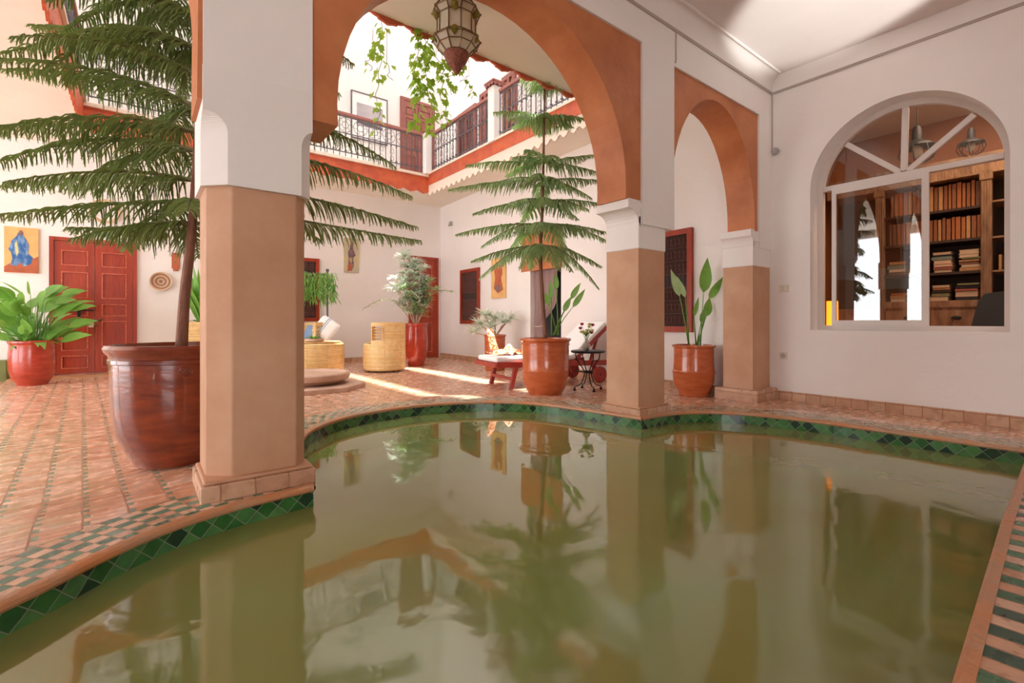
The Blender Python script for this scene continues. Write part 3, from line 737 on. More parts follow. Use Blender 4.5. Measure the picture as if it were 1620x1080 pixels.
for z, grp, hh, lab in ((1.766, 'tall leather volumes on the middle shelf', .27, 'tall reddish brown leather volume in the row on the middle shelf'), (2.131, 'tall leather volumes on the top shelf', .30, 'tall reddish brown leather volume in the row under the bookcase cornice')):
    v = .975
    while v < 1.80:
        t = R(.03, .048); k = book((SU0+.05+R(0, .015), v, z+.0005), (SU0+.27, v+t, z+hh+R(-.015, .01)), random.choice(['rust', 'chestnut', 'tan', 'rust', 'chestnut', 'brown']), 1, lab, grp); v += t + .002
for v, t, c, tl, lb in ((.60, .03, 'cream', .35, 'cream book leaning on the side shelf, nearest the fluted post'), (.665, .02, 'brown', .40, 'thin brown book leaning between two pale ones on the side shelf'), (.70, .03, 'pale_pink', .45, 'pale pink book leaning on the side shelf beyond the brown one')):
    book((SU0+.03, v, 1.757), (SU0+.2, v+t, 1.757+.25), c, 1, lb, 'books leaning on the side shelf', tl)
for v, t, c, tl, lb in ((.80, .03, 'tan', 0, 'tan book standing upright next to the fluted post on the low side shelf'), (.76, .022, 'cream', 0, 'narrow cream book standing on the low side shelf'), (.72, .03, 'brown', 0, 'brown book standing on the low side shelf')):
    book((SU0+.03, v, 1.377), (SU0+.2, v+t, 1.377+.17), c, 1, lb, 'books standing on the low side shelf', tl)
# armchair back, lamp and pendants in the library
ch = thing('armchair', (6.62, .52, -.05), 'charcoal upholstered chair back showing at the lower corner of the arched window', 'chair')
m = MB(); m.plate([(.27, .38), (.77, .38), (.90, .72), (.845, 1.0), (.80, 1.065), (.70, 1.085), (.34, 1.085), (.22, 1.06), (.18, .9)], [], 6.45, 6.56, lambda a, b, d: (d, a, b)); m.build('backrest', 'greyfab', ch, bevel=.02)
m = MB(); m.box((6.56, .24, .30), (7.05, .80, .42)); m.build('seat', 'greyfab', ch, bevel=.03)
for x, y in ((6.5, .3), (6.5, .76), (7.0, .3), (7.0, .76)):
    m = MB(); m.tube([(x, y, .32), (x, y, -.05)], [.018, .012], 8); m.build('leg', 'shelf', ch)
lampo = thing('floor_lamp', (6.75, 2.23, -.05), 'glowing orange column lamp with a dark post behind the window edge', 'lamp')
m = MB(); m.box((6.66, 2.10, -.05), (6.84, 2.34, -.01)); m.build('base', 'shelf', lampo)
m = MB(); m.box((6.655, 2.235, -.01), (6.685, 2.262, 1.42)); m.build('post', 'shelf', lampo)
M['glow'] = pmat('glowing_orange_shade', (.8, .3, .05), .8, emis=((1.0, .22, .012), 2.2))
m = MB(); m.lathe([(.055, 0), (.065, .3), (.06, 1.05)], (6.77, 2.19, .0), 20); m.build('lamp_shade', 'glow', lampo, smooth=SM)
def pendant(u, v, z, r, lbl):
    o = thing('cage_pendant', (u, v, z), lbl, 'lamp')
    m = MB(); m.tube([(u, v, 3.4), (u, v, z+r*2.4)], .006, 6); m.build('cord', 'iron', o)
    m = MB(); m.lathe([(r*.2, r*2.5), (r*.28, r*2.2), (r*.3, r*1.6), (r*.9, r*1.25), (r*.95, r*1.1), (r*.2, r*1.3)], (u, v, z), 20); m.build('hood', 'iron', o, smooth=SM)
    m = MB()
    for k in range(8):
        t = 2*PI*k/8; m.tube([(u + r*q*math.cos(t), v + r*q*math.sin(t), z + h) for q, h in ((.9, r*1.15), (1.0, r*.7), (.8, r*.25), (.3, 0))], r*.035, 4)
    m.build('cage', 'iron', o)
    m = MB(); m.lathe([(.001, r*.35), (r*.35, r*.6), (r*.3, r*1.0), (r*.15, r*1.25)], (u, v, z), 12); m.build('bulb', 'glazepanel', o, smooth=True)
pendant(7.2, 1.0, 2.62, .12, 'small dark cage pendant under the library ceiling, in the narrow fan pane')
pendant(7.0, 1.42, 2.60, .17, 'larger dark cage pendant in the upright middle pane of the fanlight')
# ---------------------------------------------------------------- doors, windows and art on the court walls
def panel_door(nm, u0, u1, z0, z1, y, mat, panels, leaves=2, frame=.06, mp=None, org=None, base=None):
    """a thing-free structure: frame, leaves with raised panels (rows given as fractions)"""
    o = base or struct(nm); mp = mp or (lambda a, b, d: (a, y - d, b))
    f = MB(); f.plate([(u0, z0), (u0, z1), (u1, z1), (u1, z0), (u1-frame, z0), (u1-frame, z1-frame), (u0+frame, z1-frame), (u0+frame, z0)], [], 0, .05, mp); f.build('door_frame', mat, o, bevel=.006)
    a0, a1 = u0+frame, u1-frame; w = (a1-a0)/leaves; H = z1-frame-z0
    for i in range(leaves):
        l0 = a0+w*i+.004; l1 = a0+w*(i+1)-.004; d = MB(); st = w*.17
        holes = [rect(l0+st, z0+H*p0, l1-st, z0+H*p1) for p0, p1 in panels]
        d.plate(rect(l0, z0+.01, l1, z1-frame-.004), holes, .005, .035, mp); d.plate(rect(l0, z0+.01, l1, z1-frame-.004), [], .0, .012, mp)
        lf = d.build('door_leaf', mat, o, bevel=.004)
        if mat == 'door':
            for p0, p1 in panels:
                q = MB(); A, B_, C_, D_ = l0+st, z0+H*p0, l1-st, z0+H*p1; q.plate(rect(A-.004, B_-.004, C_+.004, D_+.004), [rect(A+.014, B_+.014, C_-.014, D_-.014)], .02, .043, mp); q.build('panel_moulding', M.setdefault('worn', pmat('worn_red_edge', (.60, .15, .08), .5, (.44, .06, .02), 30)), lf, bevel=.004)
        for p0, p1 in panels:
            q = MB(); q.plate(rect(l0+st+.02, z0+H*p0+.02, l1-st-.02, z0+H*p1-.02), [], .012, .028, mp); q.build('raised_panel', mat, lf, bevel=.007)
    return o
dd = panel_door('door_1', -1.13, -.045, -.055, 2.14, VB, 'door', [(.045, .14), (.18, .40), (.44, .53), (.575, .77), (.82, .93)], frame=.055)
m = MB(); m.tube([(-.96, VB-.055, .98), (-.60, VB-.055, .98)], .012, 8); m.box((-.80, VB-.05, .86), (-.76, VB-.035, .99)); m.build('bolt', 'iron', dd)
lk = MB(); lk.box((-.665, VB-.07, .70), (-.60, VB-.04, .77)); lk.tube([(-.655, VB-.055, .77), (-.655, VB-.055, .81), (-.632, VB-.055, .83), (-.61, VB-.055, .81), (-.61, VB-.055, .77)], .006, 6)
lk.build('padlock', 'metal', label='small brass padlock hanging on the red double door', category='padlock')
m = MB(); m.lathe([(.018, 0), (.03, .01), (.001, .02)], (0, 0, 0), 12); m.v = [Vector((-.53+p.x, VB-.035-p.z, .82+p.y)) for p in m.v]; m.build('door_knob', 'dkwood', dd)
panel_door('door_2', 5.02, 5.80, -.09, 2.36, VB, 'door', [(.06, .36), (.42, .62), (.68, .92)], leaves=1, frame=.06)
panel_door('door_3', 4.80, 5.70, 4.0, 6.08, VB, 'updoor', [(.06, .36), (.42, .62), (.68, .80), (.84, .93)], leaves=2, frame=.07)
def grille_window(nm, mp, a0, a1, z0, z1, mat='door', fw_=.07, fine=.055):
    o = struct(nm); f = MB(); f.plate(rect(a0, z0, a1, z1), [rect(a0+fw_, z0+fw_, a1-fw_, z1-fw_)], 0, .05, mp); f.build('window_frame', mat, o, bevel=.006)
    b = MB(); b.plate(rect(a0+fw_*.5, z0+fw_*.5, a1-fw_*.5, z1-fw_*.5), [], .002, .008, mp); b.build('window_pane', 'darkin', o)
    g = MB(); A0, A1, Z0, Z1 = a0+fw_, a1-fw_, z0+fw_, z1-fw_; n = max(3, round((A1-A0)/fine))
    def T(pts, r=.0045): g.tube([mp(p[0], p[1], .032) for p in pts], r, 4, cap=False)
    for i in range(1, n): x = A0 + (A1-A0)*i/n; T([(x, Z0), (x, Z1)])
    nz = 7
    for j in range(nz+1): z = Z0 + (Z1-Z0)*j/nz; T([(A0, z), (A1, z)], .006)
    w = (A1-A0)/n; hz = (Z1-Z0)/nz
    for j in range(nz):
        if j == nz//2: continue
        for i in range(n):
            cx = A0 + w*(i+.5); cz = Z0 + hz*(j+.5); r = min(w, hz)*.46
            T([(cx + r*math.cos(2*PI*k/8), cz + r*1.4*math.sin(2*PI*k/8)) for k in range(9)], .004)
            for s_ in (-1, 1): T([(cx, cz-hz*.45), (cx+s_*w*.3, cz-hz*.2), (cx+s_*w*.12, cz), (cx+s_*w*.3, cz+hz*.2), (cx, cz+hz*.45)], .0035)
    g.build('scroll_grille', 'dkwood' if mat == 'door' else 'railiron', o); return o
mrc = lambda a, b, d: (UR(a)-d, a, b)
mfr = lambda a, b, d: (a, VB-d, b)
grille_window('window_2', mrc, 8.50, 9.32, .745, 1.965)
grille_window('window_3', mrc, 3.32, 4.25, .66, 1.99, fine=.06)
grille_window('window_4', mfr, 2.02, 2.965, .80, 2.11)
# upstairs shuttered windows
def up_window(nm, a0, a1, z0, z1, pane):
    o = struct(nm); f = MB(); f.plate(rect(a0, z0, a1, z1), [rect(a0+.09, z0+.09, (a0+a1)/2-.04, z1-.09), rect((a0+a1)/2+.04, z0+.09, a1-.09, z1-.09)], 0, .06, mrc); f.build('window_frame', 'updoor', o, bevel=.006)
    b = MB(); b.plate(rect(a0+.03, z0+.03, a1-.03, z1-.03), [], 0.002, .01, mrc); b.build('window_pane', pane, o)
up_window('window_5', 8.62, 9.45, 4.0, 5.55, 'dkwood'); up_window('window_6', 8.0, 8.45, 4.3, 5.65, 'stained'); up_window('window_7', 7.15, 7.6, 4.3, 5.65, 'stained')
# curtained doorway with orange head
o = struct('door_4')
m = MB(); m.plate(rect(5.83, 1.72, 6.95, 2.34), [], 0, .05, mrc); m.plate([(5.83, 2.34), (6.95, 2.34)] + [(6.39+.56*math.cos(PI*k/12), 2.34+.18*math.sin(PI*k/12)) for k in range(1, 12)], [], 0, .05, mrc)
m.build('orange_head', 'orange', o, bevel=.006)
m = MB(); m.plate(rect(6.66, -.09, 6.95, 1.72), [], 0, .05, mrc); m.build('jamb', 'plaster', o)
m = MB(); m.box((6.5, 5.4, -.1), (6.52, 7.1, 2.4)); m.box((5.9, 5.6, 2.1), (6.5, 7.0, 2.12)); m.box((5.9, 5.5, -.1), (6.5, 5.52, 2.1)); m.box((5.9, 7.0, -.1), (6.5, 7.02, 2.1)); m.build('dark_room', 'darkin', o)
cu = thing('door_curtain', (5.74, 6.5, 0), 'mauve curtain gathered at mid height in the dark court doorway', 'curtain')
m = MB(); na, nz = 26, 22; vs = []
for j in range(nz+1):
    z = 1.96 - 1.96*j/nz; t = (1.96-z)/1.96
    wdt = .62 if z > 1.0 else .62
    pinch = 1 - .62*math.exp(-((z-.75)/.28)**2) - (.25 if z < .75 else 0)*min(1, (.75-z)/.3)
    for i in range(na+1):
        a = i/na; vs.append((5.735 + .025*math.sin(a*PI*9) + .01*math.sin(z*7), 6.655 - a*wdt*pinch, z-.03))
m.add(vs, [(j*(na+1)+i, j*(na+1)+i+1, (j+1)*(na+1)+i+1, (j+1)*(na+1)+i) for j in range(nz) for i in range(na)])
m.build('drape', 'curtain', cu, smooth=True)
m = MB(); m.tube([(5.735, 6.67, .72), (5.70, 6.52, .70), (5.735, 6.40, .72)], .012, 6); m.build('tie_back', 'pyel', cu)
m = MB(); m.tube([(5.735, 5.86, 1.95), (5.735, 6.66, 1.95)], .012, 8); m.build('curtain_rod', 'iron', cu)
# art
def picture(nm, mp, a0, z0, a1, z1, canvas, label, shapes, depth=.03, cat='painting', frame=None, mat_w=0):
    q = mp(a0, z0, 0); o = thing(nm, q, label, cat)
    m = MB(); m.plate(rect(a0, z0, a1, z1), [], 0, depth, mp); m.build('canvas' if not frame else 'mount', canvas, o, bevel=.003)
    if frame:
        m = MB(); m.plate(rect(a0-.02, z0-.02, a1+.02, z1+.02), [rect(a0, z0, a1, z1)], 0, depth+.015, mp); m.build('frame', frame, o)
    for i, (n_, mt, pts) in enumerate(shapes):
        m = MB(); m.plate([(a0+(a1-a0)*x, z0+(z1-z0)*y) for x, y in pts], [], depth+.0005, depth+.003+.001*i, mp); m.build(n_, mt, o)
    return o
picture('painting', mfr, -1.62, 1.545, -1.25, 2.24, 'canvas1', 'painting of a blue robed rider on an orange ground beside the red double door',
  [('ground', 'pred', [(0, 0), (1, 0), (1, .38), (.8, .30), (.55, .22), (.3, .25), (0, .12)]),
   ('robe', 'pblue', [(.40, .88), (.36, .80), (.22, .70), (.12, .50), (.20, .44), (.24, .30), (.18, .16), (.36, .14), (.45, .22), (.58, .14), (.78, .20), (.84, .34), (.70, .42), (.72, .62), (.62, .76), (.55, .82), (.54, .88)]),
   ('head', 'pdark', [(.40, .86), (.44, .93), (.52, .93), (.56, .86), (.50, .81), (.43, .81)]),
   ('light_fold', 'flowerp', [(.30, .62), (.36, .70), (.42, .45), (.36, .36)])])
picture('painting', mfr, 3.49, 1.87, 3.81, 2.62, 'pyel', 'tall painting with a dark figure on yellow grey, above the empty straw chair',
  [('figure', 'pdark', [(.45, .92), (.38, .70), (.25, .58), (.30, .40), (.24, .14), (.5, .04), (.66, .2), (.62, .42), (.78, .52), (.62, .66), (.60, .86)]),
   ('red_patch', 'pred', [(.2, .03), (.5, .05), (.52, .3), (.3, .22)]), ('yellow_patch', 'stained', [(.34, .32), (.5, .28), (.52, .42), (.36, .42)])])
picture('painting', mrc, 7.50, 1.27, 8.02, 2.08, 'canvas1', 'small orange toned painting between the grilled window and the curtained doorway',
  [('figure', 'pred', [(.25, .9), (.2, .6), (.3, .5), (.15, .2), (.5, .12), (.8, .25), (.7, .5), (.8, .8), (.6, .92), (.5, .7)]), ('dark_patch', 'pdark', [(.3, .2), (.6, .15), (.7, .3), (.4, .34)])])
picture('framed_photograph', mfr, 3.66, 4.86, 4.46, 5.86, 'white', 'framed grey landscape photograph with white mount upstairs behind the railing',
  [('photo_print', 'photo', [(.13, .28), (.88, .28), (.88, .78), (.13, .78)]), ('dark_dune', 'photod', [(.13, .34), (.13, .50), (.3, .46), (.5, .38), (.88, .34), (.88, .29), (.4, .30)])], cat='photograph', frame='railiron')
# coiled wall plates
def wall_disc(u, z, r, label, mats):
    o = thing('wall_basket', (u, VB, z), label, 'wall basket'); n = len(mats)
    for i, mt in enumerate(mats):
        r0, r1 = r*i/n, r*(i+1)/n; m = MB()
        m.add([p for k in range(32) for p in ((r0*math.cos(2*PI*k/32), 0, r0*math.sin(2*PI*k/32)), ((r0+r1)/2*math.cos(2*PI*k/32), .012, (r0+r1)/2*math.sin(2*PI*k/32)), (r1*math.cos(2*PI*k/32), 0, r1*math.sin(2*PI*k/32)))],
              [f for k in range(32) for f in ((k*3, k*3+1, (k+1) % 32*3+1, (k+1) % 32*3), (k*3+1, k*3+2, (k+1) % 32*3+2, (k+1) % 32*3+1))])
        m.v = [Vector((u+p.x, VB-.02-p.y-.04*(1-math.hypot(p.x, p.z)/r)*0-.05*(math.hypot(p.x, p.z)/r)**2, z+p.z)) for p in m.v]; m.build('coil', mt, o, smooth=True)
wall_disc(.285, 1.50, .165, 'coiled brown and cream basket hung on the wall beside the red double door', ['basketw', 'basketl', 'basketw', 'basketl', 'basketw', 'basketl'])
wall_disc(-.46, 2.62, .20, 'pale flat basket hung above the red double door, mostly behind pine fronds', ['plaster', 'plaster', 'plaster', 'basketl'])
m = MB(); m.box((.44, VB-.02, 1.74), (.56, VB-.005, 2.02)); m.box((.46, VB-.03, 1.70), (.54, VB-.005, 1.75))
m.build('wall_hanging', 'pred', label='small red woven hanging on the wall behind the big pine trunk', category='wall hanging')
m = MB(); m.box((UR(9.8)-.06, 9.76, 3.08), (UR(9.8), 9.84, 3.17)); m.tube([(UR(9.8)-.05, 9.8, 3.1), (UR(9.8)-.1, 9.78, 3.06)], .018, 8)
m.build('motion_sensor', 'greyp', label='small grey sensor high on the court wall near the corner', category='sensor')
# ---------------------------------------------------------------- hanging lantern
LX, LY = 2.135, 3.5
ln = thing('hanging_lantern', (LX, LY, 2.93), 'faceted brass and milky glass lantern hanging behind the top of the big arch', 'lantern')
prof = [(.10, .60), (.115, .575), (.165, .555), (.205, .50), (.165, .46), (.165, .30), (.205, .26), (.165, .215), (.105, .16)]
cr = lambda r, z, k: (LX + r*math.cos(2*PI*k/10), LY + r*math.sin(2*PI*k/10), 2.93+z)
m = MB(); m.lathe([(r*.97, z) for r, z in prof], (LX, LY, 2.93), 10); m.build('glass_panels', 'glazepanel', ln)
m = MB()
for k in range(10):
    m.tube([cr(r, z, k) for r, z in prof], .006, 4)
    for j, (r, z) in enumerate(prof):
        m.tube([cr(r, z, k), cr(r, z, k+1)], .0055, 4)
    m.lathe([(.008, -.008), (.012, 0), (.008, .008)], cr(.205, .50, k), 6); m.lathe([(.008, -.008), (.012, 0), (.008, .008)], cr(.205, .26, k), 6)
m.build('metal_frame', 'bronze', ln)
for k in range(10):
    if k % 2 == 0:
        for z in (.47, .27):
            m = MB(); m.lathe([(.001, -.045), (.03, -.02), (.034, .012), (.02, .03)], (LX+.172*math.cos(2*PI*(k+.5)/10), LY+.172*math.sin(2*PI*(k+.5)/10), 2.93+z), 6); m.build('coloured_boss', 'greenglass', ln)

m = MB(); m.lathe([(.105, .165), (.112, .15), (.085, .09), (.035, .02), (.012, -.01), (.001, -.03)], (LX, LY, 2.93), 20); m.build('pierced_finial', 'copper', ln, smooth=SM)
m = MB(); m.tube([(LX, LY, 3.50), (LX, LY, 3.62)], .012, 6); m.lathe([(.10, .60), (.05, .63), (.02, .66)], (LX, LY, 2.93), 10); m.build('hook', 'bronze', ln)
# ---------------------------------------------------------------- pots
def pot(o, c, prof, mat, soil_r, soil_z, n=40, name='pot'):
    m = MB(); m.lathe(prof, c, n, close=False); m.add([(c[0]+prof[0][0]*math.cos(2*PI*k/n), c[1]+prof[0][0]*math.sin(2*PI*k/n), c[2]+prof[0][1]) for k in range(n)], [tuple(range(n-1, -1, -1))])
    p = m.build(name, mat, o, smooth=SM)
    m = MB(); m.lathe([(soil_r, 0), (.001, .02)], (c[0], c[1], c[2]+soil_z), n, close=False); m.build('soil', 'soil', o, smooth=True); return p
def pprof(rb, rm, rt, h, lip=.025, hm=.55, ring=None):
    """base radius, belly, top, height with a rolled lip and an inner wall"""
    pr = [(rb, 0), (rb*1.02, .01)]
    for k in range(1, 11):
        t = k/10; z = h*t*.93
        r = rb + (rm-rb)*math.sin(min(1, t/hm)*PI/2) if t < hm else rm + (rt-rm)*((t-hm)/(1-hm))**1.3
        pr.append((r, z))
        if ring and abs(t-ring) < .051: pr += [(r+.012, z+.006), (r+.012, z+.016), (r, z+.022)]
    pr += [(rt+lip*.3, h*.935), (rt+lip, h*.95), (rt+lip*1.1, h*.98), (rt+lip*.8, h), (rt-.01, h), (rt-.03, h*.96), (rt-.035, h*.80)]
    return pr
# ---------------------------------------------------------------- Norfolk pines
def frond(start, az, L, lift, sag, mb_stem, mb_leaf, density=.017, blen=.17, needles=12, curl=0.0, r=.0042, hang=.42):
    dh = Vector((math.cos(az), math.sin(az), 0)); sd = Vector((-dh.y, dh.x, 0)); n = 14; P = []
    for i in range(n+1):
        t = i/n; P.append(Vector(start) + dh*L*t + sd*curl*L*t*t + Vector((0, 0, L*(lift*t - sag*t*t + .10*sag*t**3))))
    mb_stem.tube(P, [.009*(1-i/n)*(.6+L*.5) + .0022 for i in range(n+1)], 5)
    k = int(L/density)
    for i in range(k):
        t = .06 + .94*i/k; j = min(n-1, int(t*n)); f = t*n-j; p = P[j].lerp(P[j+1], f); tg = (P[j+1]-P[j]).normalized()
        ln = blen*(.45 + .55*math.sin(PI*min(1, t*1.25+.1)))*(1 if t < .8 else 1-(t-.8)*3.0) * R(.8, 1.15)
        for s_ in (-1, 1):
            d = (tg*R(.30, .65) + sd*s_*R(.55, 1.0) + Vector((0, 0, R(-.5, .1)))).normalized(); q = p.copy(); pts = [q.copy()]; m = 4
            for a in range(m):
                q = q + d*ln/m; d = (d + Vector((0, 0, -hang - R(0, .15)))).normalized(); pts.append(q.copy())
            mb_leaf.tube(pts, [r*.9, r, r, r*.9, r*.35], 3, cap=False)
            for a in range(needles):
                w = (a+.5)/needles*m; b = min(m-1, int(w)); c = pts[b].lerp(pts[b+1], w-b); dd = (pts[b+1]-pts[b]).normalized()
                o_ = dd.orthogonal().normalized(); th = R(0, 2*PI); o_ = o_*math.cos(th) + dd.cross(o_)*math.sin(th)
                tip = c + (dd*.9+o_*.9)*.0125; e = dd*.0018
                bi = len(mb_leaf.v); mb_leaf.v += [c-e, c+e, tip]; mb_leaf.f.append((bi, bi+1, bi+2)); mb_leaf.uv.append(None)
def pine(o, trunk, whorls, leafmat, **kw):
    m = MB(); n = 24; T = smooth3(trunk, 4); L = len(T)
    m.tube(T, [kw['r0']*(1-i/(L-1)) + .008 for i in range(L)], 10); m.build('trunk', 'bark', o, smooth=True)
    for start, az, ln, lift, sag, curl in whorls:
        a, b = MB(), MB(); frond(start, az, ln, lift, sag, a, b, curl=curl, density=kw.get('density', .017), blen=kw.get('blen', .17), needles=kw.get('needles', 12), r=kw.get('r', .0042))
        br = a.build('branch', 'twig', o); b.build('needle_spray', leafmat, br)
def smooth3(P, n):
    out = []
    for i in range(len(P)-1):
        p0 = Vector(P[max(i-1, 0)]); p1 = Vector(P[i]); p2 = Vector(P[i+1]); p3 = Vector(P[min(i+2, len(P)-1)])
        for k in range(n):
            t = k/n; out.append(.5*((2*p1) + (p2-p0)*t + (2*p0-5*p1+4*p2-p3)*t*t + (3*p1-p0-3*p2+p3)*t**3))
    out.append(Vector(P[-1])); return out
CS, SN = math.cos(TH), math.sin(TH)
def at(x, y, Z):
    """photo direction at forward distance Z -> place in metres"""
    X = (x-810)/FPX*Z; return Vector((X*CS + Z*SN, -X*SN + Z*CS, .8 + (HY-y)/FPX*Z))
random.seed(21)
C1 = at(283, 748, 2.82); C1.z = -.012
t1 = thing('potted_pine', tuple(C1), 'tall feathery pine in the big dark glazed pot behind the chamfered pillar', 'potted tree')
pot(t1, C1, [(r*.80, z*.93) for r, z in [(.265, 0), (.275, .02), (.33, .11), (.37, .20), (.392, .33), (.40, .48), (.402, .62), (.412, .625), (.412, .645), (.404, .65), (.408, .67), (.43, .69), (.437, .71), (.425, .73), (.395, .73), (.385, .70), (.38, .60)]], 'darkpot', .305, .575)
m = MB(); q = at(298, 590, 2.50); q2 = Vector((C1.x, C1.y, q.z)); dn = (q-q2); dn.z = 0; dn.normalize(); sdv = Vector((-dn.y, dn.x, 0)); cc = q2 + dn*.322
for rr in (.030, .020): m.tube([cc + sdv*rr*math.cos(2*PI*k/14) + Vector((0, 0, rr*.85*math.sin(2*PI*k/14))) for k in range(15)], .004, 5, cap=False)
m.tube([cc + sdv*a + Vector((0, 0, b)) for a, b in ((-.012, -.01), (-.006, .012), (0, -.004), (.006, .012), (.012, -.01))], .0035, 5)
m.build('potters_stamp', 'darkpot', t1, smooth=True)
TR = [at(287, 552, 2.86), at(292, 470, 2.86), at(303, 370, 2.86), at(311, 250, 2.86), at(314, 130, 2.86), at(317, 0, 2.86), at(320, -160, 2.86)]
def on1(y):
    for a, b, ya, yb in zip(TR, TR[1:], (552, 470, 370, 250, 130, 0), (470, 370, 250, 130, 0, -160)):
        if yb <= y <= ya: return a.lerp(b, (ya-y)/(ya-yb))
    return TR[-1]
CA = lambda deg: math.atan2(-SN, CS) + math.radians(deg)   # azimuth measured from photo-right, 180 = photo-left, 90 = away
W1 = []
def wh(y, items):
    for deg, L, lift, sag, curl in items: W1.append((on1(y), CA(deg), L, lift, sag, curl))
wh(352, [(178, .78, -.12, -.10, 0), (205, .55, .0, .30, .1), (120, .5, -.05, .3, 0), (20, .6, .0, .25, 0)])
wh(318, [(184, 1.12, -.02, .10, .05), (150, .9, -.05, .22, 0), (12, 1.35, -.16, -.02, 0), (300, .4, .0, .4, 0)])
wh(285, [(176, 1.28, .10, .12, 0), (212, .8, .12, .35, .1), (25, 1.35, .0, .14, 0), (60, .9, -.0, .3, 0)])
wh(238, [(182, 1.25, .28, .42, 0), (160, 1.3, .15, .25, -.05), (24, 1.30, .18, .32, 0), (340, .5, .1, .5, 0), (110, .8, .1, .3, 0)])
wh(208, [(180, 1.40, .12, .14, .04), (200, 1.0, .22, .40, .0), (75, .9, .1, .3, 0)])
wh(170, [(175, 1.3, .42, .22, 0), (190, 1.15, .50, .44, .1), (28, 1.2, .3, .5, 0), (140, 1.0, .25, .3, 0)])
wh(120, [(170, 1.25, .62, .30, 0), (186, 1.1, .55, .55, 0), (215, .8, .4, .5, 0), (45, .9, .3, .5, 0)])
wh(80, [(178, 1.0, .55, .75, 0), (160, 1.1, .65, .42, 0), (200, .8, .45, .7, 0), (130, .9, .4, .4, 0), (25, .8, .5, .7, 0)])
wh(30, [(180, .85, .6, .8, 0), (205, .7, .5, .7, 0), (150, .9, .6, .5, 0), (100, .7, .4, .5, 0), (30, .9, .5, .6, 0), (320, .4, .4, .6, 0)])
wh(-30, [(172, .8, .5, .8, 0), (140, .7, .5, .6, 0), (200, .7, .5, .8, 0), (60, .7, .5, .6, 0), (20, .75, .5, .8, 0), (290, .35, .5, .6, 0)])
wh(-90, [(180, .6, .6, .9, 0), (120, .55, .6, .8, 0), (60, .55, .6, .8, 0), (0, .55, .6, .8, 0), (230, .5, .6, .8, 0)])
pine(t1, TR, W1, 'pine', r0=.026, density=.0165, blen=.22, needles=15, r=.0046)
# second pine
random.seed(5)
C2 = Vector((3.91, 4.33, -.09)); ZC2 = 5.75
t2 = thing('potted_pine', tuple(C2), 'slender tiered pine in the upright orange brown pot on the far rim of the pool', 'potted tree')
pot(t2, C2, [(.20, 0), (.205, .015), (.245, .08), (.272, .17), (.285, .28), (.288, .295), (.282, .305), (.287, .45), (.288, .60), (.298, .605), (.298, .618), (.290, .622), (.292, .64), (.312, .655), (.315, .675), (.305, .685), (.275, .685), (.268, .65), (.265, .58)], 'terra', .265, .60)
m = MB(); vd = Vector((-SN, -CS, 0)); cc = C2 + vd*.287 + Vector((0, 0, .52)); sdv = Vector((CS, -SN, 0))
m.tube([cc + sdv*a + Vector((0, 0, b)) for a, b in ((-.03, .0), (-.025, .025), (0, .035), (.022, .02), (.02, .0))], .005, 5); m.build('glaze_drip', 'terra', t2, smooth=True)
T2 = [at(863, 535, ZC2), at(858, 470, ZC2), at(855, 400, ZC2), at(858, 330, ZC2), at(860, 240, ZC2), at(861, 180, ZC2), at(862, 118, ZC2)]
ys2 = (535, 470, 400, 330, 240, 180, 118)
def on2(y):
    for a, b, ya, yb in zip(T2, T2[1:], ys2, ys2[1:]):
        if yb <= y <= ya: return a.lerp(b, (ya-y)/(ya-yb))
    return T2[-1]
W2 = []
def w2(y, items):
    for deg, L, lift, sag, curl in items: W2.append((on2(y), CA(deg), L, lift, sag, curl))
w2(388, [(178, .85, .0, .25, 0), (205, .80, -.05, .55, 0), (245, .6, .15, .8, 0), (4, .75, .02, .40, 0), (335, .72, .0, .85, 0), (290, .5, .1, .9, 0), (100, .6, -.1, .3, 0), (50, .7, -.1, .3, 0)])
w2(355, [(180, 1.05, .08, .22, 0), (215, .85, .0, .45, 0), (255, .5, .15, .6, 0), (3, .82, .08, .22, 0), (345, .85, .05, .42, 0), (300, .5, .1, .6, 0), (120, .8, .0, .3, 0), (60, .8, .0, .3, 0)])
w2(318, [(178, .85, .05, .25, 0), (225, .6, .1, .4, 0), (0, .80, .12, .20, 0), (320, .65, .0, .35, 0), (270, .5, .2, .6, 0), (110, .7, .1, .3, 0), (45, .7, .1, .3, 0)])
w2(285, [(181, 1.15, .02, .14, 0), (205, .7, .15, .4, 0), (250, .5, .3, .6, 0), (8, .75, .14, .12, 0), (340, .6, -.1, .4, 0), (300, .45, .2, .7, 0), (90, .6, .1, .3, 0)])
w2(258, [(176, .95, .14, .16, 0), (0, .72, .0, .20, 0), (20, .72, .35, .10, 0), (240, .45, .5, .5, 0), (290, .4, .4, .6, 0), (140, .6, .2, .3, 0), (200, .4, .5, .5, 0)])
w2(186, [(180, .62, .30, .22, 0), (215, .5, .1, .4, 0), (0, .5, .2, .25, 0), (340, .45, .1, .3, 0), (270, .22, .2, .4, 0), (90, .5, .2, .3, 0), (140, .5, .2, .2, 0), (40, .5, .2, .2, 0)])
w2(135, [(185, .30, .5, .3, 0), (38, .3, .5, .3, 0), (300, .16, .5, .3, 0), (240, .18, .5, .3, 0), (120, .28, .5, .3, 0), (60, .28, .5, .3, 0)])
pine(t2, T2, W2, 'pine2', r0=.020, density=.0165, blen=.20, needles=9, r=.0060)
